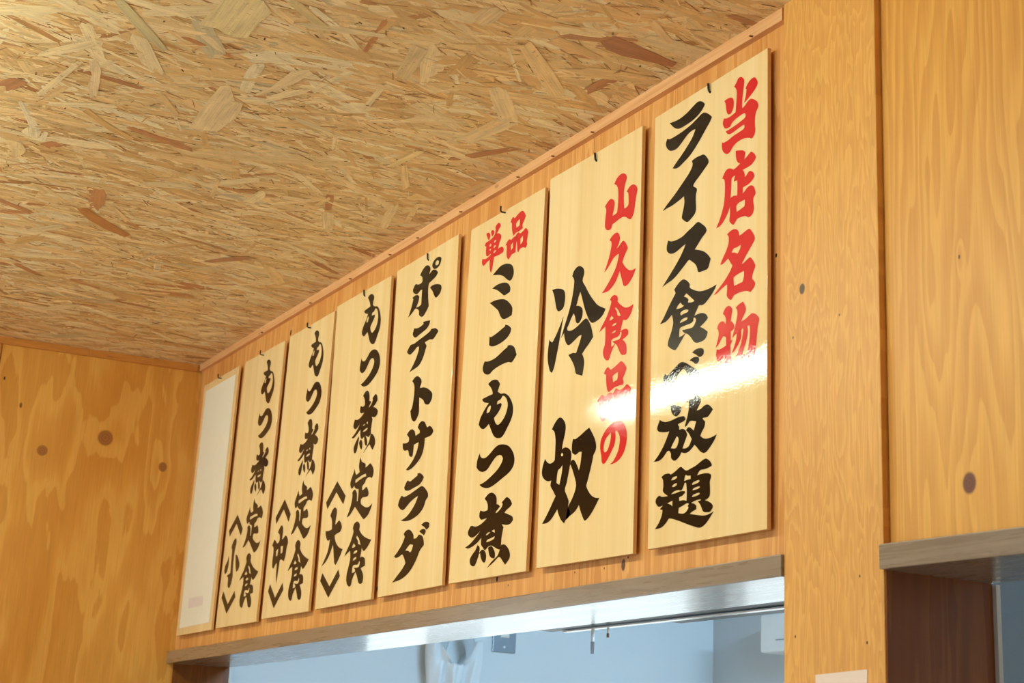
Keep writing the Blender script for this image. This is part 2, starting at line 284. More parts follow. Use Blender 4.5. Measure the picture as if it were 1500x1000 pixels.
LETTERS = {
 0: {'red': [['347,5537 420,5543 498,5529 540,5490 552,5423 537,5364 501,5318 451,5309 409,5345 385,5419 375,5483'],['688,5743 737,5715 768,5667 765,5609 748,5522 731,5410 727,5312 741,5295 794,5316 847,5349 909,5359 980,5323 1041,5272 1066,5216 1051,5176 1016,5136 999,5068 996,4977 1005,4904 992,4852 962,4822 931,4812 878,4840 790,4865 701,4872 612,4862 540,4834 486,4789 432,4775 377,4796 324,4849 301,4916 306,4979 337,4960 429,4960 538,4981 646,4990 753,4999 781,5018 777,5054 735,5056 627,5043 519,5029 455,5037 409,5065 383,5100 445,5102 572,5110 680,5124 769,5139 801,5156 797,5196 769,5211 697,5211 589,5197 517,5170 472,5133 390,5137 343,5173 318,5235 341,5299 388,5278 479,5272 552,5285 588,5292 597,5354 608,5468 612,5561 593,5621 556,5659 601,5696 641,5740'],['983,5626 1022,5587 1048,5536 1035,5489 979,5446 909,5408 838,5376 767,5352 799,5432 819,5524 796,5539 836,5588 907,5625'],['599,4759 667,4743 756,4712 804,4675 792,4628 780,4582 828,4601 880,4627 920,4639 971,4607 1011,4560 1020,4528 986,4494 934,4466 864,4455 776,4453 750,4450 786,4401 799,4340 839,4366 873,4389 900,4390 952,4362 987,4318 984,4280 936,4245 866,4221 787,4218 758,4213 755,4137 797,4158 849,4187 919,4193 979,4157 1009,4097 1016,4050 975,4013 972,3952 987,3880 970,3824 930,3791 879,3784 818,3817 765,3829 695,3835 642,3832 616,3811 580,3782 554,3780 509,3814 478,3854 489,3940 486,4044 452,3985 399,3921 337,3871 264,3840 200,3839 254,3906 307,3994 351,4096 373,4216 378,4353 364,4445 318,4471 344,4515 399,4561 462,4566 526,4539 557,4522 616,4531 696,4556 642,4591 609,4660','519,4407 563,4427 596,4424 573,4389 564,4357 636,4346 641,4247 635,4144 567,4165 499,4154 511,4288','622,4014 675,4037 798,4041 798,3994 790,3957 711,3941 632,3929 622,3979'],['430,3684 492,3711 572,3717 635,3695 674,3653 685,3600 732,3603 811,3622 892,3632 941,3588 989,3524 1007,3469 976,3428 908,3370 823,3294 740,3211 789,3220 858,3246 912,3255 961,3213 1004,3152 1021,3114 987,3063 962,3015 954,2968 988,2938 1017,2898 1006,2863 964,2830 921,2808 878,2829 810,2847 706,2856 627,2854 584,2846 549,2813 523,2804 469,2838 437,2885 444,2949 443,3028 386,3014 297,2987 225,2960 162,2956 260,3013 385,3087 491,3172 552,3245 507,3296 462,3364 408,3339 346,3317 295,3325 344,3391 415,3473 464,3561 470,3627 457,3665','532,3420 576,3462 638,3459 720,3472 708,3426 656,3371 594,3403','575,3081 651,3102 790,3113 787,3039 765,2979 687,2974 587,2969'],['360,2665 400,2716 444,2737 483,2738 533,2712 556,2668 543,2605 526,2532 571,2500 597,2461 589,2419 528,2395 530,2285 565,2283 548,2249 525,2227 532,2117 542,2006 517,1947 457,1883 412,1925 403,1981 410,2045 409,2127 374,2096 348,2058 313,2052 259,2082 226,2138 238,2234 283,2219 363,2224 434,2241 432,2345 375,2371 326,2336 273,2282 216,2256 246,2321 275,2403 270,2470 239,2499 269,2548 322,2571 376,2562 421,2518 425,2578 401,2627'],['624,2679 690,2707 773,2723 811,2672 836,2612 812,2563 761,2510 739,2474 813,2487 881,2509 949,2531 1017,2509 1076,2463 1101,2425 1084,2375 1065,2321 1052,2218 1036,2115 1020,2034 987,1988 937,1924 870,1874 802,1888 776,1915 764,1982 749,2027 698,1985 639,1954 578,1961 540,1953 595,2006 663,2089 731,2182 764,2282 784,2364 771,2383 741,2363 743,2287 713,2229 662,2175 593,2125 555,2115 592,2179 635,2257 651,2351 608,2328 556,2301 590,2386 632,2486 662,2588 653,2645','865,2391 908,2387 914,2302 901,2187 868,2088 838,2039 766,2058 800,2124 850,2220 876,2321']],
  'black': [['-906,5675 -803,5660 -661,5653 -501,5676 -364,5718 -257,5746 -188,5733 -129,5699 -86,5653 -127,5607 -223,5556 -359,5520 -517,5508 -637,5508 -718,5524 -800,5572 -863,5631'],['-956,5464 -908,5438 -796,5433 -595,5443 -397,5472 -261,5509 -136,5543 -49,5515 29,5459 77,5411 31,5356 -44,5298 -157,5205 -290,5106 -425,5030 -562,4984 -660,4956 -741,4957 -816,4986 -723,5044 -585,5120 -449,5209 -353,5285 -293,5371 -355,5378 -473,5358 -571,5306 -689,5248 -790,5239 -892,5267 -967,5336 -990,5406'],['-364,4946 -267,4959 -170,4954 -94,4943 -26,4884 13,4823 5,4785 -51,4750 -164,4685 -269,4629 -322,4592 -315,4566 -266,4535 -237,4500 -258,4447 -262,4353 -253,4244 -277,4180 -343,4141 -439,4110 -498,4137 -569,4196 -570,4244 -543,4320 -522,4409 -536,4498 -626,4477 -785,4453 -926,4447 -1038,4438 -928,4503 -769,4582 -593,4684 -438,4780 -361,4851 -347,4895'],['-210,4043 -110,3984 -34,3921 -8,3873 -32,3839 -106,3802 -180,3747 -268,3682 -178,3650 -64,3599 31,3527 88,3460 61,3399 25,3345 -58,3339 -124,3341 -186,3357 -210,3419 -260,3484 -327,3532 -396,3573 -482,3532 -616,3462 -752,3403 -890,3380 -1006,3356 -892,3440 -737,3553 -583,3683 -474,3815 -548,3803 -645,3777 -743,3762 -834,3779 -906,3831 -918,3900 -890,3980 -809,3945 -689,3932 -552,3941 -436,3978 -321,4010'],['-723,3249 -650,3301 -573,3334 -505,3337 -427,3296 -368,3235 -370,3195 -299,3148 -203,3104 -108,3077 22,3067 132,3073 223,3082 170,3019 79,2951 -12,2900 -76,2885 -157,2898 -197,2854 -243,2802 -252,2781 -177,2789 -83,2781 1,2744 44,2689 12,2663 -61,2630 -126,2607 -41,2563 43,2505 25,2458 -20,2418 -112,2405 -196,2412 -262,2444 -320,2508 -388,2565 -442,2593 -492,2552 -568,2488 -634,2434 -682,2419 -771,2458 -851,2516 -834,2587 -778,2673 -741,2758 -734,2825 -766,2920 -814,2891 -912,2855 -1039,2852 -955,2924 -839,3049 -744,3143 -690,3194 -703,3224','-498,3100 -441,3132 -354,3064 -257,2986 -313,2979 -405,2996 -391,3033 -430,3069','-669,2971 -632,3010 -568,3038 -534,2998 -489,2978 -552,2962','-576,2893 -522,2915 -435,2911 -387,2894 -406,2869 -482,2868 -559,2858','-576,2777 -528,2801 -442,2806 -404,2794 -422,2770 -499,2765 -572,2757','-583,2687 -535,2699 -420,2701 -325,2702 -278,2719 -274,2758 -241,2756 -216,2722 -240,2676 -295,2638 -419,2644 -524,2653 -494,2621 -452,2597 -512,2579 -589,2573'],['-292,2304 -222,2328 -128,2328 -54,2303 -35,2265 -52,2225 -126,2210 -201,2256'],['-346,2212 -275,2233 -200,2230 -144,2205 -136,2170 -161,2142 -217,2137 -264,2174'],['-898,2151 -878,2124 -818,2120 -713,2165 -598,2215 -522,2228 -445,2206 -348,2153 -215,2075 -84,2004 -1,1976 27,1948 -27,1915 -118,1889 -219,1853 -305,1937 -383,2036 -452,2117 -500,2127 -575,2092 -669,2020 -745,1967 -832,1944 -902,1986 -935,2061 -923,2127'],['-772,1722 -737,1724 -678,1692 -581,1659 -512,1630 -522,1587 -559,1549 -625,1531 -693,1562 -744,1627'],['-996,1551 -945,1521 -846,1496 -711,1498 -596,1511 -463,1507 -424,1481 -414,1452 -461,1437 -536,1428 -584,1418 -554,1381 -553,1342 -477,1344 -410,1311 -371,1251 -407,1191 -452,1122 -497,1041 -542,993 -627,956 -684,971 -724,1010 -731,1066 -779,1109 -833,1093 -909,1038 -1005,1008 -1118,1016 -1027,1073 -913,1173 -820,1292 -774,1363 -822,1360 -920,1373 -1020,1398 -1055,1444 -1033,1497','-604,1268 -565,1239 -562,1194 -589,1143 -631,1115 -732,1135 -672,1201'],['-402,1690 -318,1700 -188,1720 -113,1684 -81,1628 -120,1586 -174,1527 -92,1532 -10,1561 62,1562 126,1525 172,1479 110,1430 57,1402 -34,1407 -43,1398 13,1350 -4,1288 -57,1232 -87,1188 -28,1151 44,1131 152,1133 261,1150 206,1081 118,1009 39,963 -24,962 -98,1000 -163,1059 -210,1094 -264,1059 -346,1023 -430,1022 -506,1048 -470,1086 -395,1080 -321,1106 -273,1180 -334,1256 -401,1311 -355,1342 -299,1327 -229,1277 -198,1354 -180,1389 -310,1417 -374,1373 -430,1352 -413,1402 -369,1504 -343,1599 -345,1661'],['-935,786 -862,814 -765,811 -717,793 -613,822 -510,859 -443,825 -377,792 -294,803 -166,828 -58,865 32,884 95,858 149,813 168,776 106,761 16,753 -74,755 -118,729 -145,696 -55,704 71,695 143,671 153,638 127,583 134,498 130,414 96,382 28,364 114,337 186,292 195,259 143,211 64,212 -8,232 -45,289 -82,336 -123,371 -56,375 -65,387 -156,388 -265,369 -200,351 -149,318 -153,276 -216,262 -261,247 -288,234 -151,207 -7,181 100,182 214,207 136,136 31,64 -75,38 -184,63 -368,121 -537,178 -737,231 -802,187 -915,134 -1061,131 -976,196 -911,287 -894,356 -953,374 -887,415 -906,412 -993,412 -1054,469 -1046,518 -979,552 -910,528 -775,522 -834,551 -893,598 -886,668 -898,747','-714,716 -668,748 -582,752 -582,730 -647,712','-692,631 -646,657 -580,661 -585,638 -645,622','-708,535 -652,560 -558,569 -482,554 -437,596 -410,641 -379,637 -361,532 -365,406 -432,426 -525,424 -527,473 -452,487 -394,517 -407,535 -492,547 -604,537','-420,664 -412,712 -389,743 -348,722 -283,717 -282,672 -355,672','-252,603 -216,625 -107,635 -89,618 -125,602 -234,593','-241,527 -205,549 -96,555 -78,542 -123,527 -223,522','-248,451 -212,467 -103,476 -78,462 -121,447 -230,440','-540,275 -532,339 -449,355 -357,376 -310,365 -337,341 -318,317 -363,275 -427,256 -493,264','-787,425 -734,440 -673,448 -675,376 -714,405']],
  },
 1: {'red': [['569,5230 634,5294 723,5324 802,5318 878,5274 901,5215 866,5143 838,5049 838,4907 855,4774 906,4771 960,4800 960,4895 947,4976 906,5008 959,5049 1025,5069 1095,5057 1158,5012 1187,4952 1164,4883 1142,4789 1125,4693 1100,4618 1037,4561 982,4578 913,4623 835,4653 734,4651 623,4632 551,4621 525,4571 457,4561 386,4594 348,4654 354,4770 371,4868 361,4923 332,4956 398,5003 477,5029 547,5003 596,4943 588,4868 559,4786 554,4752 617,4756 666,4767 679,4853 688,4992 677,5112 640,5182'],['488,4402 543,4444 632,4467 700,4457 746,4411 765,4349 731,4276 684,4226 733,4238 798,4276 852,4293 921,4242 980,4150 928,4096 876,4035 846,3978 904,3908 995,3834 1061,3804 1126,3796 1195,3800 1151,3725 1089,3667 1005,3615 929,3606 884,3640 847,3717 810,3802 781,3866 744,3807 670,3725 562,3665 450,3643 324,3655 445,3732 575,3838 681,3949 731,4061 750,4129 694,4128 606,4102 519,4036 432,3977 369,3955 418,4025 490,4152 530,4256 543,4354'],['543,3507 602,3542 668,3545 737,3509 755,3461 747,3432 821,3370 911,3312 977,3286 1064,3281 1160,3294 1131,3216 1070,3145 1007,3111 964,3109 909,3128 879,3068 845,2978 927,2989 1003,2976 1048,2938 1040,2885 965,2859 901,2845 957,2806 1003,2748 1017,2672 1009,2620 934,2618 868,2650 809,2729 757,2801 717,2826 664,2773 613,2710 572,2639 517,2629 448,2672 405,2742 406,2804 443,2870 452,2992 444,3137 389,3118 282,3087 363,3174 470,3274 543,3375 584,3459 571,3485','683,3348 712,3350 781,3287 840,3202 796,3210 758,3229 737,3286','548,3200 573,3238 610,3256 629,3231 659,3215 609,3198','618,3103 657,3125 734,3126 724,3103 670,3097','615,2999 652,3015 724,3023 712,2995 664,2994','614,2894 668,2913 778,2913 831,2938 836,2973 870,2960 870,2917 824,2872 758,2871 637,2877 694,2840 707,2834 662,2810 618,2807'],['444,2451 480,2499 538,2530 591,2501 625,2476 712,2494 819,2527 884,2544 961,2497 1030,2417 1000,2363 950,2302 940,2280 963,2239 944,2201 857,2206 727,2201 652,2179 587,2165 540,2213 511,2328 506,2427','675,2369 717,2390 808,2405 807,2342 794,2299 690,2283'],['290,2077 333,2124 409,2159 467,2130 490,2113 577,2145 643,2147 699,2116 691,2064 717,1987 725,1913 720,1836 659,1835 550,1825 519,1794 454,1769 396,1803 365,1882 348,2055','505,2038 570,2056 588,2010 588,1944 523,1920'],['699,2116 730,2152 776,2186 839,2150 904,2143 988,2163 1051,2188 1128,2136 1161,2106 1122,2042 1104,1963 1139,1885 1111,1808 1004,1845 919,1843 888,1813 846,1796 790,1824 764,1918 736,2031','846,2011 994,2042 989,1937 872,1910'],['861,1711 970,1668 1048,1584 1080,1485 1069,1370 1011,1251 909,1174 783,1140 664,1140 738,1164 821,1234 881,1319 907,1432 893,1505 847,1559 803,1584 782,1576 796,1497 769,1395 688,1302 605,1220 542,1176 498,1172 457,1207 443,1292 408,1393 413,1500 475,1586 581,1664 710,1707','673,1582 673,1493 639,1404 588,1341 533,1328 498,1367 505,1449 556,1524']],
  'black': [['-1110,4065 -988,4054 -859,4021 -756,3971 -716,3895 -718,3790 -761,3696 -884,3676 -951,3728 -1002,3847 -1044,3964'],['-1133,3300 -1091,3258 -1039,3233 -933,3328 -818,3459 -739,3566 -779,3424 -827,3239 -887,3044 -959,2837 -1016,2761 -1082,2804 -1159,2983 -1159,3154'],['-526,4131 -477,4203 -382,4238 -297,4224 -209,4165 -185,4087 -226,3988 -143,3882 -16,3727 109,3601 230,3501 436,3401 377,3334 266,3285 94,3272 9,3326 -67,3426 -147,3560 -215,3706 -278,3832 -326,3759 -378,3636 -305,3621 -218,3571 -191,3507 -209,3421 -277,3366 -329,3362 -375,3402 -404,3480 -449,3543 -513,3480 -596,3382 -699,3308 -783,3245 -714,3383 -604,3566 -519,3755 -471,3939 -467,4056'],['-612,3327 -549,3300 -440,3295 -298,3326 -112,3383 -27,3340 62,3218 123,3059 30,2992 -83,2928 -166,2870 -122,2804 -98,2724 -122,2615 -140,2541 -225,2573 -322,2612 -377,2731 -457,2836 -555,2937 -440,2941 -337,2917 -288,2992 -234,3082 -197,3159 -275,3161 -404,3119 -546,3082 -622,3122 -677,3206 -699,3308 -627,3376'],['-954,1896 -881,1969 -787,2029 -714,2035 -639,1996 -573,1922 -556,1844 -578,1747 -624,1630 -636,1551 -584,1568 -512,1562 -426,1524 -374,1467 -369,1392 -397,1286 -436,1156 -475,1039 -516,947 -458,866 -397,773 -408,689 -351,622 -370,552 -461,514 -500,468 -593,530 -671,624 -708,696 -780,637 -896,559 -1016,530 -1127,536 -1046,608 -955,695 -842,817 -771,894 -855,986 -930,1064 -911,1139 -989,1138 -1091,1168 -1176,1237 -1197,1315 -1172,1400 -1121,1488 -1062,1434 -973,1396 -887,1402 -835,1425 -831,1563 -832,1714 -866,1833 -911,1879','-661,1474 -640,1510 -597,1476 -604,1453 -648,1451','-730,1260 -660,1287 -603,1328 -618,1207 -678,1042 -761,1085 -753,1177'],['-334,1661 -281,1643 -165,1667 -7,1720 101,1747 180,1659 265,1548 300,1446 275,1378 233,1336 205,1244 126,1052 66,929 115,862 210,778 325,728 425,715 268,558 140,468 56,444 3,496 -60,587 -112,683 -167,635 -233,596 -370,552 -461,514 -408,689 -294,808 -207,966 -269,1120 -348,1248 -392,1303 -366,1342 -320,1354 -272,1334 -209,1270 -145,1173 -114,1244 -94,1350 -85,1434 -162,1440 -242,1415 -301,1431 -356,1476 -359,1588']],
  },
 2: {'red': [['-627,5609 -552,5610 -478,5566 -481,5508 -522,5467 -572,5519'],['-461,5606 -402,5611 -340,5578 -343,5528 -406,5501 -441,5556'],['-315,5630 -274,5663 -202,5679 -140,5643 -127,5598 -190,5557 -244,5507 -169,5489 -90,5433 -85,5381 -137,5322 -177,5224 -99,5232 -26,5218 23,5169 13,5121 -102,5109 -308,5121 -323,5038 -348,4942 -385,4867 -430,4935 -452,5028 -454,5110 -542,5097 -629,5068 -690,5074 -735,5148 -719,5200 -625,5171 -520,5172 -419,5195 -450,5211 -523,5194 -585,5219 -608,5292 -602,5379 -656,5406 -625,5452 -535,5457 -403,5471 -318,5513 -296,5588','-496,5364 -454,5389 -416,5371 -434,5347 -472,5340','-341,5387 -293,5410 -256,5397 -275,5376 -318,5370','-488,5288 -460,5302 -423,5292 -441,5268','-347,5300 -299,5321 -262,5306 -286,5284 -324,5279','-340,5211 -275,5232 -244,5218 -271,5199 -315,5196'],['214,5564 252,5618 307,5631 353,5595 462,5635 586,5651 660,5605 716,5531 685,5476 622,5408 641,5346 532,5327 420,5331 338,5301 299,5358 267,5454 259,5536','405,5486 453,5515 528,5525 526,5451 510,5420 417,5418'],['78,5215 142,5266 212,5282 257,5255 354,5278 425,5272 470,5238 438,5132 428,4999 310,4996 256,4968 202,4937 139,5000 124,5105 121,5192','260,5168 325,5195 329,5098 274,5078'],['410,5283 450,5308 505,5313 564,5279 659,5298 740,5317 821,5237 808,5170 789,5076 807,5029 756,4980 671,5013 574,5016 523,4971 492,5003 467,5124 443,5231','573,5180 647,5216 660,5141 635,5105 581,5092']],
  'black': [['-320,4811 -193,4858 -52,4900 92,4894 223,4865 342,4802 400,4701 388,4620 336,4569 266,4570 176,4618 54,4699 -96,4760'],['-311,4584 -167,4605 7,4597 153,4567 257,4511 315,4433 299,4374 201,4363 116,4363 25,4414 -129,4509'],['-369,4353 -200,4355 -24,4333 152,4286 301,4197 410,4086 401,3970 268,3956 140,3964 51,4010 -14,4082 -64,4151 -188,4237'],['193,3862 309,3821 408,3752 378,3683 272,3623 106,3590 -92,3580 -238,3598 -321,3639 -322,3787 -270,3761 -84,3780 84,3812 201,3835'],['298,3495 425,3476 542,3412 622,3278 480,3189 367,3216 171,3222 -26,3207 -166,3180 -249,3148 -352,3157 -460,3211 -505,3298 -451,3396 -301,3366 -72,3377 150,3434 320,3474'],['-285,2987 -179,3022 -49,3017 54,2979 118,2908 81,2846 52,2804 167,2745 275,2733 420,2666 541,2542 594,2411 552,2285 440,2170 286,2048 148,2041 17,2086 -77,2176 -192,2326 -261,2296 -359,2272 -464,2303 -539,2372 -497,2469 -364,2584 -228,2670 -347,2696 -438,2737 -466,2777 -298,2787 -112,2794 -132,2853 -197,2921','-284,2514 -281,2569 -195,2622 -149,2600 -184,2524','51,2591 59,2645 170,2658 236,2700 339,2647 410,2539 387,2435 313,2340 181,2268 98,2262 23,2309 -28,2393 106,2458 196,2537 207,2574 162,2598'],['-450,1901 -429,1843 -337,1798 -222,1798 -85,1845 50,1905 187,1930 355,1910 525,1850 657,1736 708,1623 677,1523 563,1448 352,1386 136,1329 -28,1299 -170,1300 -316,1338 -413,1385 -238,1408 -18,1471 170,1544 300,1632 335,1693 289,1744 204,1766 94,1750 -39,1676 -172,1594 -313,1577 -447,1614 -542,1682 -526,1796'],['-209,1139 -102,1195 10,1207 111,1174 187,1104 197,1004 254,990 312,957 247,919 181,887 189,864 264,884 369,936 396,985 361,1009 440,1045 524,1071 631,1021 696,947 641,909 537,877 465,840 598,798 723,751 746,697 679,653 573,642 477,657 395,673 459,620 434,552 410,464 403,368 379,286 295,308 210,340 95,380 -15,372 -108,329 -184,376 -253,436 -252,535 -393,470 -562,427 -691,414 -791,441 -626,481 -461,557 -293,645 -408,605 -506,575 -608,579 -701,623 -722,679 -629,763 -480,735 -338,743 -199,781 -96,824 -204,821 -289,822 -351,865 -358,926 -328,972 -217,942 -90,947 -89,1020 -133,1085','-106,565 -52,592 40,595 -8,574 -76,555','72,605 167,620 187,566 129,585','-86,458 -41,486 83,499 186,514 181,482 87,459 -65,449'],['-375,435 -309,408 -293,341 -326,252 -388,165 -440,117 -527,125 -600,178 -599,245 -519,310 -425,367'],['-322,291 -237,342 -166,344 -91,294 -61,226 -77,162 -125,138 -190,173 -239,230 -266,298'],['-14,358 96,373 186,306 226,237 213,174 115,190 40,242'],['354,263 412,360 534,348 649,272 701,191 684,122 564,45 477,110 362,183 204,123 -14,48 121,131 305,204']],
  },
 3: {'black': [['484,5693 564,5651 565,5588 506,5525 408,5501 304,5516 229,5568 214,5627 282,5680 381,5703','440,5640 486,5601 468,5559 401,5557 346,5587 341,5625 382,5645'],['-274,5549 -195,5616 -79,5665 27,5658 121,5604 146,5542 104,5471 171,5488 253,5514 377,5481 471,5410 409,5363 261,5323 127,5302 103,5222 118,5061 169,4869 92,4801 -20,4734 -107,4736 -213,4795 -232,4879 -347,4946 -418,4947 -553,4892 -674,4856 -614,4938 -542,5065 -502,5159 -543,5193 -456,5211 -330,5199 -252,5145 -276,5063 -357,4964 -243,4960 -147,4977 -152,5112 -151,5251 -232,5251 -315,5219 -424,5235 -522,5292 -547,5346 -452,5426 -322,5390 -198,5386 -160,5416 -176,5484 -235,5528'],['175,5204 274,5225 447,5202 605,5149 647,5084 608,5001 463,4952 390,4993 290,5112'],['-28,4623 118,4611 265,4586 249,4531 155,4467 4,4440 -166,4416 -287,4399 -379,4432 -434,4492 -385,4591 -257,4562 -117,4561 8,4584'],['315,4415 487,4395 593,4344 625,4307 444,4210 306,4233 103,4224 182,4145 127,4049 41,3929 -86,3848 -256,3821 -472,3802 -338,3899 -214,4013 -142,4122 -128,4197 -206,4206 -340,4157 -459,4128 -551,4147 -631,4204 -503,4302 -343,4298 -119,4327 153,4360 308,4391'],['-321,3612 -215,3658 -111,3659 0,3607 68,3541 52,3483 9,3422 182,3401 360,3340 525,3233 521,3136 431,3063 329,3070 247,3105 180,3178 15,3254 26,3108 36,2985 -21,2904 -100,2854 -188,2870 -268,2940 -322,3072 -260,3122 -225,3245 -208,3364 -214,3481 -252,3550'],['23,2716 82,2781 181,2804 304,2765 402,2663 501,2669 607,2617 666,2545 591,2494 443,2482 343,2483 330,2337 250,2187 62,2082 -134,2022 -289,2015 -345,2041 -214,2094 -56,2189 62,2320 105,2451 -91,2434 -93,2330 -115,2243 -165,2233 -257,2273 -314,2372 -449,2385 -538,2437 -552,2535 -415,2513 -306,2529 -304,2589 -410,2667 -306,2718 -202,2727 -91,2675 -44,2584 123,2609 110,2656'],['122,1904 241,1891 349,1842 398,1798 330,1735 219,1692 -14,1664 -183,1647 -343,1679 -375,1728 -262,1832 -154,1802 -4,1833 150,1870'],['-460,1595 -360,1559 -138,1578 94,1620 324,1658 464,1607 594,1503 609,1436 527,1389 445,1270 259,1177 -4,1128 -243,1127 -432,1159 -219,1197 -27,1284 127,1397 212,1505 80,1483 -116,1427 -344,1335 -489,1370 -588,1442 -548,1527'],['408,989 512,1020 644,1016 724,979 722,922 629,887 541,936'],['343,886 445,913 562,900 607,857 543,800 473,829'],['-273,913 -184,959 -65,963 44,919 129,845 137,789 248,786 341,833 478,793 538,715 559,635 413,557 299,426 151,297 -37,199 -300,135 -627,112 -450,206 -257,305 -128,401 -179,471 -279,561 -396,536 -534,527 -616,557 -496,618 -322,733 -219,853','-9,700 135,681 104,617 44,568 -63,605 -166,612']],
  },
 4: {'black': [['224,5707 292,5745 406,5737 501,5686 530,5625 499,5565 494,5498 599,5442 680,5430 785,5367 875,5239 922,5108 908,4965 812,4828 707,4705 597,4705 492,4759 411,4864 322,5005 247,4975 170,4951 88,4990 44,5054 100,5164 225,5284 281,5373 190,5395 107,5442 94,5479 222,5489 366,5498 346,5561 294,5635','239,5206 245,5266 310,5319 338,5285 304,5205','475,5293 482,5346 567,5352 637,5403 727,5341 784,5220 768,5090 691,4988 558,4936 474,4997 439,5073 536,5158 618,5232 610,5281'],['123,4537 155,4484 226,4446 322,4448 424,4507 540,4576 696,4582 846,4530 955,4434 1022,4309 1010,4194 934,4092 763,4002 555,3931 381,3926 264,3955 175,4006 315,4031 525,4109 681,4209 748,4313 723,4384 661,4417 567,4417 482,4355 371,4259 266,4220 183,4230 81,4298 84,4424'],['338,3756 417,3813 517,3821 597,3779 643,3692 649,3602 742,3572 702,3531 646,3496 656,3471 752,3516 816,3595 787,3619 852,3659 932,3679 1006,3624 1034,3548 958,3491 856,3451 988,3402 1084,3339 1056,3268 954,3237 809,3273 859,3212 836,3114 824,3000 824,2949 733,2900 632,2942 537,2945 416,2913 339,2991 317,3111 199,3053 32,2995 -86,3019 66,3075 183,3147 280,3228 176,3181 84,3157 -15,3200 -33,3263 16,3356 150,3330 306,3355 445,3415 342,3420 276,3432 234,3492 251,3575 369,3540 445,3559 429,3654','427,3158 463,3184 526,3186 498,3165','581,3196 648,3211 651,3158','440,3045 498,3074 652,3093 657,3067 567,3043'],['241,3000 287,2960 264,2873 224,2736 153,2685 82,2720 58,2802 117,2884 202,2948'],['298,2861 353,2910 402,2902 463,2828 460,2751 435,2714 362,2766'],['523,2934 583,2950 659,2873 689,2792 681,2748 598,2774 553,2852'],['764,2805 824,2949 914,2928 1021,2840 1058,2745 1018,2675 956,2624 860,2700 789,2750 530,2622 668,2731'],['429,2569 492,2483 610,2439 694,2401 690,2338 794,2361 898,2387 1001,2324 1076,2238 1070,2151 1018,2095 927,2127 835,2128 746,2102 736,2072 665,2031 599,2002 606,1928 697,1938 801,1966 892,1887 917,1827 894,1787 802,1780 646,1788 582,1758 595,1687 705,1629 852,1582 990,1581 1119,1627 1060,1529 955,1430 780,1376 679,1426 502,1541 323,1660 209,1583 92,1521 -39,1501 33,1579 122,1708 164,1831 168,1894 144,1942 216,1984 298,1973 367,1906 390,1814 392,1751 434,1745 445,1858 440,1973 359,1984 257,2023 224,2066 129,2021 57,2063 19,2146 87,2252 153,2333 174,2395 260,2273 355,2272 431,2293 380,2403 393,2504','254,2126 256,2171 417,2193 570,2216 726,2219 751,2165 672,2169 519,2153 366,2123 289,2108'],['-631,2268 -161,1924 -254,1775 -634,2058 -1027,1780 -1124,1917'],['300,1262 349,1339 470,1369 588,1324 620,1264 603,1203 700,1130 836,1060 1030,996 1187,961 1081,874 899,785 780,850 763,771 732,688 839,690 937,656 972,592 977,512 888,502 799,485 890,404 942,314 922,219 834,202 736,234 673,325 575,438 493,377 429,296 397,212 322,196 219,239 160,331 165,443 222,562 275,707 247,857 156,831 -10,774 84,876 221,1000 322,1140 343,1201','486,1073 524,1103 624,1033 717,912 592,949 583,1000','318,903 357,949 407,983 436,947 488,923 429,901','413,781 443,821 565,838 586,807 527,788','404,657 434,698 556,717 562,686 503,667','404,434 415,545 488,575 645,567 712,628 738,601 714,530 624,513 466,525 546,477 542,447 450,436'],['-1031,562 -629,276 -252,561 -154,426 -644,65 -1122,419'],['-853,1627 -794,1705 -710,1760 -627,1763 -550,1714 -531,1647 -554,1559 -572,1431 -499,1449 -391,1488 -278,1417 -231,1341 -298,1265 -444,1249 -562,1223 -523,1142 -440,1056 -309,979 -119,921 -198,828 -295,736 -401,654 -475,695 -527,822 -569,954 -614,1061 -660,989 -768,858 -917,756 -1109,689 -965,825 -841,968 -779,1169 -879,1156 -956,1201 -1027,1300 -1032,1359 -899,1345 -726,1358 -742,1490 -782,1573']],
  },
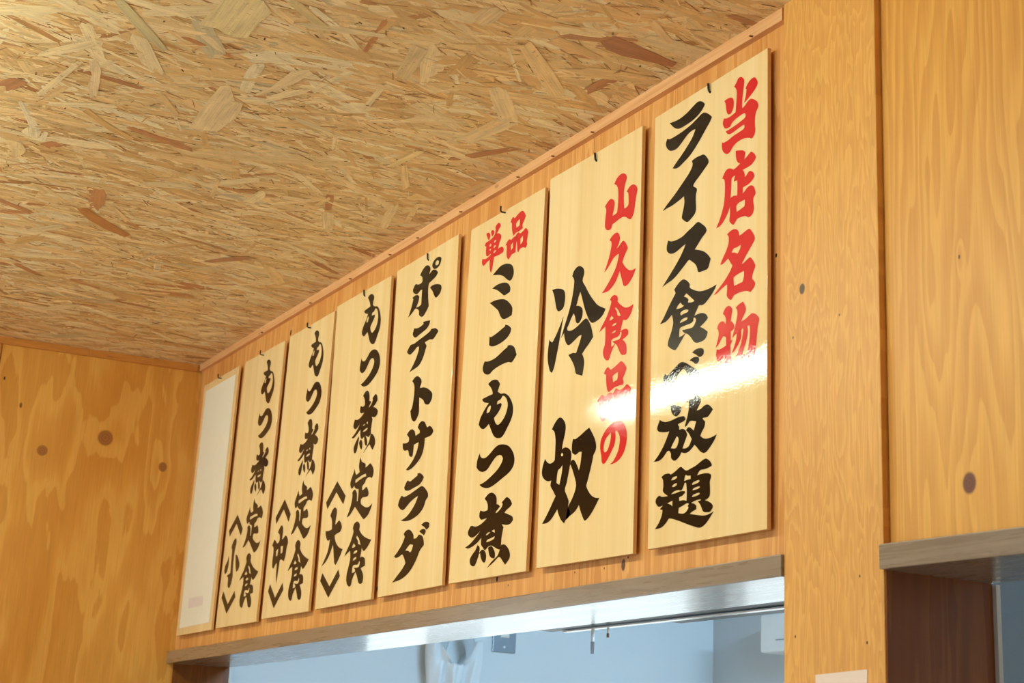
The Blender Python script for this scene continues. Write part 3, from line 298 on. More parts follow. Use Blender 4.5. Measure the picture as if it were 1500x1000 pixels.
 5: {'black': [['322,5613 385,5648 487,5638 571,5586 595,5526 565,5470 558,5406 650,5349 723,5335 815,5272 892,5146 929,5018 911,4880 819,4749 719,4633 619,4637 526,4692 456,4796 382,4935 313,4907 243,4887 171,4927 134,4990 189,5094 306,5207 360,5291 279,5314 206,5361 196,5397 312,5404 442,5409 426,5470 383,5542','315,5131 323,5189 384,5238 408,5204 374,5128','532,5209 540,5259 617,5263 683,5310 761,5248 809,5130 789,5005 715,4908 592,4861 519,4923 490,4997 582,5077 659,5146 654,5194'],['182,4487 209,4434 272,4395 359,4395 454,4449 562,4512 704,4513 838,4459 933,4362 990,4238 975,4126 902,4028 742,3946 550,3883 391,3883 286,3915 207,3967 335,3988 529,4057 675,4150 740,4251 721,4320 666,4354 580,4357 501,4299 396,4208 299,4174 224,4186 134,4255 143,4378'],['344,3718 419,3772 511,3775 582,3732 620,3645 622,3557 706,3524 668,3485 615,3453 623,3427 712,3468 774,3544 749,3569 809,3606 884,3623 949,3567 972,3491 899,3437 805,3402 924,3348 1010,3284 981,3213 886,3187 755,3227 799,3165 773,3069 758,2957 756,2906 670,2860 579,2906 493,2912 381,2884 313,2964 299,3084 189,3030 34,2979 -73,3006 68,3056 177,3124 270,3201 173,3157 88,3137 0,3182 -14,3245 34,3335 155,3305 299,3324 428,3379 335,3388 275,3401 239,3462 258,3542 364,3505 434,3521 423,3614','401,3126 435,3151 493,3151 467,3131','544,3159 605,3171 605,3119','408,3014 463,3041 604,3055 608,3028 524,3008'],['225,2976 264,2935 240,2850 198,2716 131,2667 68,2704 49,2786 106,2865 187,2926'],['271,2837 323,2884 368,2874 420,2798 415,2722 390,2686 326,2741'],['480,2902 535,2915 602,2837 626,2754 617,2711 542,2740 504,2819'],['696,2765 756,2906 837,2882 932,2791 963,2695 923,2627 864,2579 779,2658 716,2709 474,2591 604,2695'],['379,2542 432,2454 539,2407 615,2366 608,2303 705,2322 802,2344 894,2278 960,2188 951,2101 901,2048 818,2083 733,2087 651,2065 640,2035 573,1997 511,1970 514,1895 599,1902 695,1926 776,1844 797,1783 774,1743 689,1739 545,1753 486,1726 494,1654 593,1592 727,1538 855,1532 976,1573 917,1477 816,1381 652,1334 561,1388 402,1511 242,1638 134,1564 24,1506 -98,1491 -27,1567 60,1694 104,1815 110,1878 90,1927 158,1966 233,1952 293,1883 311,1790 310,1726 348,1719 363,1831 364,1947 290,1961 197,2004 169,2048 80,2007 16,2051 -15,2135 51,2239 115,2317 137,2378 211,2253 298,2249 368,2267 326,2379 343,2479','199,2107 203,2151 352,2168 493,2185 637,2182 657,2127 585,2135 443,2124 302,2100 231,2088'],['-604,2281 -190,1921 -282,1775 -617,2072 -989,1809 -1070,1950'],['204,1238 253,1313 366,1338 472,1288 500,1226 481,1166 568,1088 691,1011 869,938 1013,896 912,813 739,729 631,800 612,721 580,638 679,635 769,597 799,529 801,448 717,441 633,428 715,341 760,247 737,150 654,137 564,174 510,270 424,389 344,331 282,251 249,167 178,154 84,202 34,298 43,412 102,531 157,676 138,830 53,807 -103,757 -12,856 120,976 219,1114 241,1174','368,1038 404,1068 494,993 575,866 461,909 455,961','205,873 243,918 291,951 316,913 363,886 308,867','288,746 318,785 431,797 450,765 394,748','274,620 304,660 418,675 422,643 366,626','264,393 280,505 349,533 494,518 558,578 582,549 556,477 472,464 326,483 399,431 394,400 308,393'],['-1054,584 -698,277 -336,550 -252,409 -722,63 -1144,443'],['-851,1616 -778,1693 -673,1748 -587,1713 -550,1639 -563,1528 -575,1446 -508,1460 -395,1510 -275,1456 -213,1352 -265,1247 -291,1112 -330,1033 -376,982 -525,1038 -606,1018 -628,895 -664,718 -697,562 -748,711 -758,865 -768,991 -840,963 -940,884 -1011,930 -1038,1072 -1020,1211 -1051,1341 -1131,1370 -1076,1442 -995,1488 -846,1397 -733,1421 -710,1488 -735,1561 -796,1603','-867,1238 -747,1282 -764,1137 -849,1131','-609,1310 -473,1310 -497,1167 -593,1162']],
  },
 6: {'black': [['369,5591 436,5623 545,5607 633,5552 658,5491 624,5436 616,5372 713,5311 790,5294 887,5227 966,5098 1003,4969 982,4832 883,4706 775,4595 669,4602 572,4661 499,4768 423,4909 349,4885 274,4868 198,4911 159,4975 219,5077 346,5185 405,5266 319,5293 242,5344 232,5380 355,5382 493,5380 477,5443 432,5517','355,5109 364,5166 429,5212 454,5178 417,5103','586,5177 595,5226 677,5227 748,5271 830,5206 878,5086 856,4962 776,4869 645,4827 568,4892 539,4967 637,5042 720,5109 715,5156'],['204,4472 232,4418 298,4376 391,4373 492,4422 607,4481 758,4476 898,4416 998,4316 1055,4190 1037,4080 959,3986 789,3911 585,3857 417,3863 306,3899 223,3954 359,3969 566,4030 722,4117 792,4213 772,4284 715,4320 624,4326 539,4272 427,4186 323,4156 245,4171 150,4243 161,4365'],['365,3701 445,3752 542,3752 616,3706 656,3618 657,3531 744,3495 703,3458 647,3428 656,3403 750,3440 817,3512 790,3538 855,3573 933,3586 1001,3528 1024,3452 947,3402 847,3370 971,3313 1060,3246 1030,3178 929,3155 791,3200 837,3138 808,3043 791,2934 787,2884 696,2842 601,2890 510,2899 392,2876 322,2957 308,3076 191,3027 26,2982 -86,3013 64,3057 180,3120 279,3193 176,3153 86,3136 -7,3185 -20,3247 32,3334 159,3300 311,3314 449,3363 350,3375 287,3391 250,3452 271,3531 383,3489 458,3502 447,3596','416,3114 453,3137 514,3135 486,3116','568,3141 633,3150 632,3099','423,3003 481,3028 630,3036 633,3010 545,2993'],['228,2973 270,2931 243,2847 196,2717 125,2672 58,2710 40,2792 102,2868 188,2925'],['275,2833 331,2878 378,2867 432,2790 425,2715 399,2680 332,2737'],['496,2890 555,2901 624,2821 648,2739 638,2697 559,2728 520,2808'],['722,2747 787,2884 873,2857 971,2764 1002,2669 959,2604 896,2558 808,2639 743,2692 485,2584 625,2681'],['385,2540 440,2451 551,2401 631,2358 623,2297 725,2312 827,2330 923,2262 991,2172 980,2087 927,2037 840,2074 751,2080 664,2062 652,2033 582,1997 515,1974 518,1900 607,1904 709,1924 792,1841 813,1781 788,1742 700,1742 549,1760 485,1735 493,1665 596,1601 736,1544 870,1534 998,1570 935,1478 827,1388 655,1347 559,1402 395,1528 228,1657 114,1589 -3,1536 -132,1525 -57,1597 37,1718 85,1835 93,1897 72,1946 144,1982 223,1965 286,1895 302,1804 301,1741 341,1733 358,1843 361,1956 283,1972 186,2017 156,2062 62,2024 -5,2070 -37,2153 35,2253 103,2328 127,2387 203,2262 296,2254 370,2270 327,2381 346,2478','189,2118 194,2162 351,2173 500,2185 651,2177 672,2122 596,2132 447,2127 297,2108 222,2099'],['-657,2317 -224,1949 -323,1809 -673,2112 -1071,1866 -1155,2008'],['183,1268 235,1339 354,1361 465,1308 493,1247 473,1189 563,1110 690,1032 875,955 1026,910 918,832 736,756 625,828 604,752 568,672 672,667 765,626 796,560 796,481 709,477 621,467 705,380 751,288 726,195 639,184 545,223 490,317 401,435 318,381 251,305 215,225 141,214 43,264 -8,358 3,468 66,583 125,722 107,872 18,853 -147,808 -50,902 90,1015 197,1146 220,1204','352,1068 391,1096 483,1020 567,894 448,939 442,990','179,912 220,955 271,986 296,947 345,920 286,903','264,785 296,823 415,831 434,800 376,785','248,664 280,702 399,713 403,681 344,667','235,444 252,552 325,577 477,558 545,614 569,586 541,517 453,507 300,529 376,476 370,447 280,443'],['-1151,668 -778,358 -395,614 -308,474 -806,151 -1248,533'],['-883,1601 -800,1713 -661,1785 -570,1749 -558,1658 -617,1544 -644,1396 -653,1187 -626,976 -637,888 -696,773 -791,706 -898,760 -909,880 -931,957 -1032,988 -904,1022 -793,1035 -802,1231 -807,1412 -809,1533 -858,1591'],['-1008,1439 -961,1306 -988,1158 -1076,1060 -1163,1040 -1222,1118 -1191,1221 -1060,1330'],['-550,1417 -439,1391 -295,1273 -230,1163 -282,1065 -397,1027 -474,1141']],
  },
}
CX = [0.61652, 0.33025, 0.05364, -0.23402, -0.51768, -0.7994, -1.08646, -1.3819]
QUADS = [[(-0.12783, 0.58844), (0.12451, 0.59271), (0.12556, -0.01274), (-0.12225, -0.01127)], [(-0.13076, 0.5905), (0.12702, 0.58815), (0.12931, -0.0133), (-0.12557, -0.00927)], [(-0.11938, 0.58442), (0.13044, 0.58232), (0.12036, -0.01078), (-0.13142, -0.0086)], [(-0.13065, 0.58992), (0.12039, 0.59107), (0.13223, -0.00883), (-0.12197, -0.00966)], [(-0.13388, 0.59141), (0.12683, 0.58839), (0.13481, -0.01065), (-0.12777, -0.01095)], [(-0.11273, 0.5864), (0.1356, 0.58506), (0.11815, -0.01191), (-0.14101, -0.01061)], [(-0.11085, 0.58917), (0.14445, 0.58496), (0.1141, -0.01395), (-0.14769, -0.01275)], [(-0.11563, 0.59157), (0.14063, 0.58996), (0.11724, -0.01402), (-0.14223, -0.01415)]]
FLAKES = [([(-0.0583,-0.5004),(0.0071,-0.5061),(0.1221,-0.5105),(0.1347,-0.5003),(0.0834,-0.4743),(0.0808,-0.4607),(0.032,-0.4522),(-0.0481,-0.4576),(-0.054,-0.4755)],(240,214,164)),([(0.2989,-0.6001),(0.3659,-0.5962),(0.4026,-0.594),(0.4252,-0.5601),(0.3878,-0.5297),(0.3528,-0.5338),(0.2973,-0.5311),(0.2897,-0.5496),(0.3018,-0.5747)],(238,216,160)),([(0.1232,-0.4589),(0.1655,-0.4471),(0.2346,-0.4424),(0.252,-0.4246),(0.2427,-0.4147),(0.1925,-0.424),(0.1554,-0.4371),(0.1209,-0.4538)],(242,216,166)),([(-0.025,-0.1796),(0.0202,-0.1762),(0.0679,-0.1675),(0.069,-0.1561),(0.0238,-0.161),(-0.024,-0.1679)],(242,218,160)),([(0.5565,-0.1324),(0.5809,-0.1244),(0.5783,-0.0929),(0.5698,-0.0549),(0.5621,-0.0144),(0.5481,-0.0125),(0.544,-0.0486),(0.5383,-0.0866),(0.5434,-0.1157)],(176,116,80)),([(-0.553,-0.552),(-0.5366,-0.5414),(-0.5766,-0.4989),(-0.6388,-0.431),(-0.6612,-0.4352),(-0.6307,-0.4848),(-0.595,-0.5243)],(196,134,78)),([(0.3045,-0.7149),(0.3125,-0.7029),(0.275,-0.6707),(0.2317,-0.6358),(0.1987,-0.6106),(0.1901,-0.6158),(0.218,-0.6488),(0.2549,-0.6797)],(208,192,144)),([(0.4308,-0.5254),(0.4372,-0.5093),(0.4075,-0.473),(0.3867,-0.4413),(0.3741,-0.4459),(0.3888,-0.4732),(0.413,-0.5055)],(222,196,140)),([(0.0956,-0.6938),(0.1101,-0.6879),(0.0783,-0.6719),(0.0349,-0.6626),(-0.0163,-0.6534),(-0.0322,-0.6595),(0.01,-0.6742),(0.0517,-0.6788)],(240,212,164)),([(-0.2304,-0.7194),(-0.2068,-0.7138),(-0.2111,-0.6917),(-0.2427,-0.689),(-0.2472,-0.7051)],(246,226,180)),([(-0.2558,-0.6882),(-0.2086,-0.688),(-0.2105,-0.6812),(-0.2539,-0.6757)],(248,230,186)),([(0.0453,-0.5807),(0.0464,-0.5707),(0.0143,-0.5486),(-0.0149,-0.529),(-0.0288,-0.5311),(-0.0005,-0.5525)],(232,196,140)),([(-0.0911,-0.6571),(-0.0757,-0.6526),(-0.1157,-0.6108),(-0.1525,-0.5597),(-0.1676,-0.5621),(-0.1389,-0.6068)],(224,180,116)),([(-0.0133,-0.1631),(-0.0002,-0.1546),(-0.0872,-0.1089),(-0.1115,-0.1101)],(238,208,150)),([(-0.3342,-0.3767),(-0.2489,-0.3904),(-0.2587,-0.3824),(-0.3498,-0.3641)],(240,206,148)),([(-0.2703,-0.2071),(-0.2165,-0.201),(-0.2277,-0.1939),(-0.2805,-0.1979)],(240,208,148)),([(0.5293,-0.3114),(0.5494,-0.3081),(0.5676,-0.2941),(0.5604,-0.2783),(0.5346,-0.2764),(0.5101,-0.2855)],(232,204,156)),([(0.6401,-0.1123),(0.6521,-0.1078),(0.6301,-0.0793),(0.6106,-0.0521),(0.6023,-0.0572),(0.6173,-0.0845)],(236,202,150)),([(0.2043,-0.1318),(0.2445,-0.1276),(0.2461,-0.1076),(0.2292,-0.096),(0.1976,-0.1049),(0.188,-0.1187)],(240,210,156)),([(0.516,-0.1924),(0.5399,-0.1854),(0.5344,-0.1507),(0.5204,-0.1057),(0.5082,-0.1089),(0.5109,-0.1493)],(226,186,128))]

# ================================================================ the setting
XL = -1.572                                   # sign wall meets the left wall here
def lx(y): return XL + 0.075*(y-0.012)        # the left wall is not quite square to the sign wall
def zc(x): return 2.4377 + 0.0091*(0.773-x)   # the ceiling rises a little to the left
YB = -3.2; XR = 4.2

def struct(o): o['kind'] = 'structure'; return o

bm = bmesh.new(); box(bm, -3.0, XR, YB, 1.62, -0.05, 0.0)
struct(from_bm('floor', bm, m_floor))

# --- left wall: plywood with a panel joint and an unseen window added further along for bluish daylight
bm = bmesh.new()
def lwall(y0, y1, z0, z1):
    t = 0.12
    hexa(bm, [(lx(y0)-t, y0, z0), (lx(y0)-t, y0, z1), (lx(y1)-t, y1, z0), (lx(y1)-t, y1, z1), (lx(y0), y0, z0), (lx(y0), y0, z1), (lx(y1), y1, z0), (lx(y1), y1, z1)])
lwall(-0.4690, 0.15, 0.0, 2.53)
lwall(-0.85, -0.4715, 0.0, 2.53)
lwall(-1.75, -0.85, 0.0, 1.0); lwall(-1.75, -0.85, 2.02, 2.53)
lwall(YB, -1.75, 0.0, 2.53)
struct(from_bm('wall_left', bm, ply_left))
bm = bmesh.new()
def lbar(y0, y1, z0, z1, d0, d1):
    hexa(bm, [(lx(y0)-d1, y0, z0), (lx(y0)-d1, y0, z1), (lx(y1)-d1, y1, z0), (lx(y1)-d1, y1, z1), (lx(y0)-d0, y0, z0), (lx(y0)-d0, y0, z1), (lx(y1)-d0, y1, z0), (lx(y1)-d0, y1, z1)])
win = struct(tag(bpy.data.objects.new('added_window_1', None))); COL.objects.link(win)
for a in ((-1.75, -0.85, 1.0, 1.05), (-1.75, -0.85, 1.97, 2.02), (-1.75, -1.70, 1.05, 1.97), (-0.90, -0.85, 1.05, 1.97), (-1.32, -1.28, 1.05, 1.97)): lbar(*a, 0.03, 0.08)
from_bm('window_frame', bm, m_white, win)
s = N('window_glass'); tr = s.n('ShaderNodeBsdfTransparent'); gl = s.n('ShaderNodeBsdfGlossy'); gl.inputs['Roughness'].default_value = 0.02
mx = s.n('ShaderNodeMixShader'); mx.inputs[0].default_value = 0.05; s.t.links.new(tr.outputs[0], mx.inputs[1]); s.t.links.new(gl.outputs[0], mx.inputs[2])
s.t.links.new(mx.outputs[0], s.t.nodes['Material Output'].inputs[0]); m_glass = s.m
bm = bmesh.new(); lbar(-1.70, -0.90, 1.05, 1.97, 0.053, 0.057); from_bm('window_pane', bm, m_glass, win)

# --- sign wall above the serving hatch: two sheets with a fine joint
bm = bmesh.new()
box(bm, XL+0.0035, 0.3066, 0.012, 0.15, 1.752, 2.50); box(bm, 0.3075, 0.7735, 0.012, 0.15, 1.752, 2.50)
struct(from_bm('wall_front', bm, ply_front))
# --- pier between the two hatches
bm = bmesh.new(); box(bm, 0.773, 0.9372, 0.0, 0.15, 0.0, 2.56, 0.0012)
struct(from_bm('trim_1', bm, ply_post))
# --- panel right of the pier
bm = bmesh.new(); P = []
for x in (0.9385, 3.6):
    for y in (0.009, 0.15): P += [(x, y, 1.738-0.018*(x-0.937)), (x, y, 2.56)]
hexa(bm, P)
struct(from_bm('wall_right', bm, ply_right))
bm = bmesh.new(); box(bm, XL, 0.773, 0.03, 0.15, 0.0, 0.95); box(bm, 0.937, 3.6, 0.03, 0.15, 0.0, 0.95)
struct(from_bm('wall_counter', bm, ply_front))
# --- thin boards added inside the openings, stain deepened to paint in their shade
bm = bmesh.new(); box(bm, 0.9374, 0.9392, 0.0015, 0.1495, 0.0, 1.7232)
struct(from_bm('trim_8', bm, ply_reveal_shade))
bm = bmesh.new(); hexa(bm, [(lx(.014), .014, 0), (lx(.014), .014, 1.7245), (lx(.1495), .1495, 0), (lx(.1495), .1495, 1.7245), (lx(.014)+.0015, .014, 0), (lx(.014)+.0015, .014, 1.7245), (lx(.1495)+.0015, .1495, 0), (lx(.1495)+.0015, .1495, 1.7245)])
struct(from_bm('trim_9', bm, ply_reveal_shade))
# --- dark stained lintels
def beam(x0, x1, y0, y1, za, zb):
    bm = bmesh.new(); P = []
    for x in (x0, x1):
        for y in (y0, y1):
            P += [(x, y, za(x)), (x, y, zb(x))]
    hexa(bm, P)
    bmesh.ops.bevel(bm, geom=bm.edges[:], offset=0.0016, segments=2, profile=0.6, affect='EDGES')
    return bm
struct(from_bm('trim_2', beam(lx(0)+0.001, 0.7725, -0.004, 0.148, lambda x: 1.7303+0.0028*(x-0.77), lambda x: 1.7555+0.0013*(x-0.77)), m_lintel))
struct(from_bm('trim_3', beam(0.9365, 3.6, -0.006, 0.148, lambda x: 1.7232-0.016*(x-0.937), lambda x: 1.7494-0.02*(x-0.937)), m_lintel))
# --- thin pine strips under the ceiling
bm = bmesh.new()
x0, x1 = XL+0.012, 0.7672
hexa(bm, [(x0, 0.0022, zc(x0)-0.0172), (x0, 0.0022, zc(x0)+.001), (x0, 0.013, zc(x0)-0.0172), (x0, 0.013, zc(x0)+.001), (x1, 0.0022, zc(x1)-0.0172), (x1, 0.0022, zc(x1)+.001), (x1, 0.013, zc(x1)-0.0172), (x1, 0.013, zc(x1)+.001)])
struct(from_bm('trim_4', bm, m_trim_f))
bm = bmesh.new()
def ls(y0, y1):
    P = []
    for d in (0.0, 0.010):
        for y in (y0, y1):
            x = lx(y)+d
            P += [(x, y, zc(x)-0.0175), (x, y, zc(x)+.001)]
    hexa(bm, P)
ls(YB, -0.2702); ls(-0.2695, 0.0)
struct(from_bm('trim_5', bm, m_trim_l))
# --- pale corner angles on the kitchen side of the openings
bm = bmesh.new(); box(bm, lx(.15)+0.0, lx(.15)+0.004, 0.150, 0.157, 0.0, 1.727)
struct(from_bm('trim_6', bm, m_alu))
bm = bmesh.new(); box(bm, 0.932, 0.9445, 0.150, 0.156, 0.0, 1.722)
struct(from_bm('trim_7', bm, m_alu))
# --- back wall
bm = bmesh.new(); box(bm, -2.0, XR+.1, YB-0.1, YB, 2.25, 2.5); box(bm, -2.0, XR+.1, YB-0.1, YB, 0.0, 0.25)
box(bm, 2.2, XR+.1, YB-0.1, YB, 0.25, 2.25)
for x in (-2.0, -0.6, 0.8, 2.15): box(bm, x, x+0.1, YB-0.1, YB, 0.25, 2.25)
struct(from_bm('wall_back', bm, ply_back))
bm = bmesh.new(); box(bm, XR, XR+.1, YB, 1.62, 0.0, 2.5)
struct(from_bm('wall_right_end', bm, ply_left))
# --- kitchen behind the hatch
bm = bmesh.new()
for a in ((0.1505, 0.50, 0.0, 2.45), (1.585, 1.59, 0.0, 2.45), (0.50, 1.585, 0.0, 1.0), (0.50, 1.585, 1.712, 2.45)): box(bm, XL-0.12, XL, *a)
struct(from_bm('wall_kitchen_left', bm, m_kwall))
win = struct(tag(bpy.data.objects.new('added_window_2', None))); COL.objects.link(win)  # unseen window, added so its daylight reflects in the lintel underside
bm = bmesh.new()
for a in ((0.50, 0.53, 1.0, 1.712), (1.57, 1.585, 1.0, 1.712), (0.53, 1.57, 1.0, 1.04), (0.53, 1.57, 1.69, 1.712)): box(bm, XL-0.09, XL-0.04, *a)
from_bm('window_frame', bm, m_white, win)
bm = bmesh.new(); box(bm, XL-0.067, XL-0.063, 0.53, 1.57, 1.04, 1.69); from_bm('window_pane', bm, m_glass, win)
bm = bmesh.new()
for a in ((XL-0.12, -1.565, 0.0, 2.45), (-0.40, 3.6, 0.0, 2.45), (-1.565, -0.40, 0.0, 1.05), (-1.565, -0.40, 1.60, 2.45)): box(bm, a[0], a[1], 1.59, 1.70, a[2], a[3])
struct(from_bm('wall_kitchen_back', bm, m_kdark))
win = struct(tag(bpy.data.objects.new('added_window_3', None))); COL.objects.link(win)  # second added window, carries the bright lintel reflection further right
bm = bmesh.new()
for a in ((-1.565, -1.55, 1.05, 1.60), (-0.43, -0.40, 1.05, 1.60), (-1.55, -0.43, 1.05, 1.08), (-1.55, -0.43, 1.57, 1.60), (-0.955, -0.925, 1.08, 1.57)): box(bm, a[0], a[1], 1.62, 1.66, a[2], a[3])
from_bm('window_frame', bm, m_white, win)
bm = bmesh.new(); box(bm, -1.55, -0.43, 1.638, 1.642, 1.08, 1.57); from_bm('window_pane', bm, m_glass, win)
bm = bmesh.new(); box(bm, XL-0.12, 3.6, 0.1505, 1.70, 2.45, 2.50)
struct(from_bm('ceiling_kitchen', bm, m_kwall))

# --- OSB ceiling: every wood strand is pressed into the sheet
def build_ceiling():
    rng = np.random.default_rng(11)
    X0, X1, Y0, Y1 = -1.70, 1.75, -1.75, 0.03
    area = (X1-X0)*(Y1-Y0)
    groups = [(int(area*1500), (0.060, 0.190), (0.014, 0.045), 17, 0.0, 0.0004), (int(area*2400), (0.025, 0.110), (0.004, 0.016), 22, 0.0001, 0.0006),
              (int(area*4200), (0.006, 0.034), (0.0008, 0.0030), 24, 0.0003, 0.0008), (int(area*75), (0.050, 0.130), (0.010, 0.034), 45, 0.0006, 0.0009), (int(area*260), (0.003, 0.009), (0.0012, 0.0030), 40, 0.0007, 0.0009)]
    V, Fi, Cc, UV = [], [], [], []
    base = 0
    pal = np.array([lin(242,214,162), lin(236,203,145), lin(230,192,132), lin(244,219,170), lin(226,186,126), lin(234,199,142), lin(220,178,118), lin(238,207,150)])
    NV = 12
    for gi, (n, Lr, Wr, sd, z0, z1) in enumerate(groups):
        cx = rng.uniform(X0, X1, n); cy = rng.uniform(Y0, Y1, n)
        L = rng.uniform(*Lr, n)*np.where(rng.random(n) < .15, 1.4, 1.0); W = rng.uniform(*Wr, n)
        ang = np.radians(90 + rng.normal(0, sd, n)); odd = rng.random(n) < 0.12; ang[odd] = rng.uniform(0, math.pi, odd.sum())
        L[odd & (gi == 0)] *= 0.6
        zz = rng.uniform(z0, z1, n); tl = rng.normal(0, 0.002, n); tw = rng.normal(0, 0.008, n)
        E = np.minimum(W*0.9, L*0.3)
        e = lambda a, c: rng.uniform(a, c, n)
        u = np.stack([-L/2+E*e(0,.8), L*e(-.25,-.05), L*e(.05,.25), L/2-E*e(0,.9), L/2-E*e(-.5,.5), L/2-E*e(-.2,.8), L/2-E*e(-.6,.3), L/2-E*e(0,.9), L*e(-.2,.2), -L/2+E*e(0,.8), -L/2-E*e(-.3,.7), -L/2+E*e(-.1,.6)], 1)
        v = np.stack([-.5*W*e(.6,1), -.5*W*e(.85,1.1), -.5*W*e(.85,1.1), -.5*W*e(.6,1), W*e(-.35,-.2), W*e(-.12,.0), W*e(.1,.3), .5*W*e(.7,1), .5*W*e(.85,1.1), .5*W*e(.6,1), W*e(.0,.25), W*e(-.3,-.1)], 1)
        ca, sa = np.cos(ang)[:,None], np.sin(ang)[:,None]
        x = cx[:,None] + u*ca - v*sa; y = cy[:,None] + u*sa + v*ca
        z = 2.4377 + 0.0091*(0.773-x) - zz[:,None] - np.abs(u*tl[:,None]) + v*tw[:,None]
        V.append(np.stack([x, y, z], -1).reshape(-1, 3))
        col = pal[rng.integers(0, len(pal), n)]*rng.normal(1.0, 0.06, n)[:,None]
        q = rng.random(n)
        red = q < 0.022; col[red] = np.array(lin(192,132,82))*rng.uniform(.85,1.15,red.sum())[:,None]
        pale = (q > 0.03) & (q < 0.13); col[pale] = np.array(lin(246,228,184))*rng.uniform(.92,1.04,pale.sum())[:,None]
        grey = (q > 0.13) & (q < 0.15); col[grey] = np.array(lin(206,190,150))
        if gi == 2:
            dk = q > 0.66; col[dk] = np.array(lin(190,138,84))*rng.uniform(.55,1.15,dk.sum())[:,None]
            vd = q > 0.985; col[vd] = np.array(lin(110,70,38))
        if gi == 1:
            dk = q > 0.93; col[dk] = np.array(lin(196,144,90))*rng.uniform(.85,1.15,dk.sum())[:,None]
        if gi == 3:
            odd2 = rng.random(n); col[odd2 < .55] = np.array(lin(244,220,170))*rng.uniform(.9,1.04,(odd2 < .55).sum())[:,None]; col[odd2 > .88] = np.array(lin(196,138,92))*rng.uniform(.85,1.1,(odd2 > .88).sum())[:,None]
        if gi == 4:
            col = np.array(lin(120,76,42))*rng.uniform(.35,1.4,n)[:,None]
        Cc.append(np.repeat(col, NV, 0))
        UV.append(np.stack([u, v, np.repeat(rng.uniform(0, 90, n)[:,None], NV, 1)], -1).reshape(-1, 3))
        base += n
    V = np.concatenate(V); Cc = np.concatenate(Cc); UV = np.concatenate(UV); n = base
    # the sheet itself
    bx0, bx1, by0, by1 = -1.98, XR, YB, 0.03
    sheet = np.array([(x, y, 2.4377+0.0091*(0.773-x)+dz) for dz in (0.0003, 0.02) for (x, y) in ((bx0,by0),(bx1,by0),(bx1,by1),(bx0,by1))])
    nv = len(V)
    V = np.concatenate([V, sheet]); Cc = np.concatenate([Cc, np.tile(np.array(lin(206,156,100)), (8,1))]); UV = np.concatenate([UV, np.stack([sheet[:,1], sheet[:,0], np.zeros(8)], -1)])
    fl = []; b0 = len(V)
    for poly, c in FLAKES:
        p = np.array(poly); m = p.mean(0); d = p-m
        ax = np.linalg.svd(d)[2][0]; u_ = d@ax; v_ = d@np.array([-ax[1], ax[0]])
        k0 = len(V); V = np.concatenate([V, np.c_[p, 2.4377+0.0091*(0.773-p[:,0])-0.0010]])
        Cc = np.concatenate([Cc, np.tile(np.array(lin(*c)), (len(p),1))]); UV = np.concatenate([UV, np.c_[u_, v_, np.full(len(p), rng.uniform(0,90))]])
        fl.append(np.arange(k0, k0+len(p)))
    me = bpy.data.meshes.new('ceiling')
    quads = np.array([(0,1,2,3),(7,6,5,4),(0,4,5,1),(1,5,6,2),(2,6,7,3),(3,7,4,0)])+nv
    me.vertices.add(len(V)); me.vertices.foreach_set('co', V.astype(np.float32).ravel())
    loops = np.concatenate([np.arange(n*NV), quads.ravel()]+fl).astype(np.int32)
    starts = np.concatenate([np.arange(n)*NV, n*NV+np.arange(6)*4, n*NV+24+np.cumsum([0]+[len(f) for f in fl[:-1]])]).astype(np.int32)
    me.loops.add(len(loops)); me.loops.foreach_set('vertex_index', loops)
    me.polygons.add(len(starts)); me.polygons.foreach_set('loop_start', starts)
    me.update(calc_edges=True)
    a = me.attributes.new('strand_color', 'FLOAT_COLOR', 'POINT'); a.data.foreach_set('color', np.c_[Cc, np.ones(len(Cc))].astype(np.float32).ravel())
    b = me.attributes.new('strand_uv', 'FLOAT_VECTOR', 'POINT'); b.data.foreach_set('vector', UV.astype(np.float32).ravel())
    me.validate()
    return struct(link('ceiling', me, m_osb))
build_ceiling()

# ================================================================ ceiling lights
def ceiling_light(x0, label):
    L = 1.25; z = zc(x0+L/2); y = -0.972
    t = empty('ceiling_light', (x0+L/2, y, z), label, 'light', 'slim ceiling lights over the room')
    bm = bmesh.new(); box(bm, -L/2, L/2, -0.035, 0.035, -0.030, 0.0, 0.004); from_bm('light_body', bm, m_white, t)
    bm = bmesh.new()
    prof = [(0.016*math.cos(a), -0.030-0.020*math.sin(a)) for a in [math.pi*k/10 for k in range(11)]]
    A = [bm.verts.new((-L/2+.004, p, q)) for p, q in prof]; B = [bm.verts.new((L/2-.004, p, q)) for p, q in prof]
    for k in range(10): bm.faces.new((A[k], A[k+1], B[k+1], B[k]))
    bm.faces.new(A); bm.faces.new(B[::-1]); bm.faces.new((A[0], B[0], B[10], A[10]))
    from_bm('diffuser', bm, m_tube, t)
    bm = bmesh.new(); box(bm, -L/2-.002, -L/2+.006, -0.048, 0.048, -0.073, 0.0, 0.003); from_bm('end_cap', bm, m_white, t)
    bm = bmesh.new(); box(bm, L/2-.006, L/2+.002, -0.048, 0.048, -0.073, 0.0, 0.003); from_bm('end_cap', bm, m_white, t)
ceiling_light(-1.18, 'slim white ceiling light in front of the row of menu boards')
ceiling_light(0.10, 'slim white ceiling light in front of the plywood pier and right hatch')
t = empty('kitchen_light', (0.84, 0.87, 2.45), 'cool white tube light on the kitchen ceiling', 'light')
bm = bmesh.new(); box(bm, -0.05, 0.05, -0.57, 0.57, -0.035, 0.0, 0.004); from_bm('light_body', bm, m_white, t)
bm = bmesh.new(); tube(bm, [(0, -0.55, -0.055), (0, 0.55, -0.055)], 0.019, 14); from_bm('lamp_tube', bm, m_ktube, t)

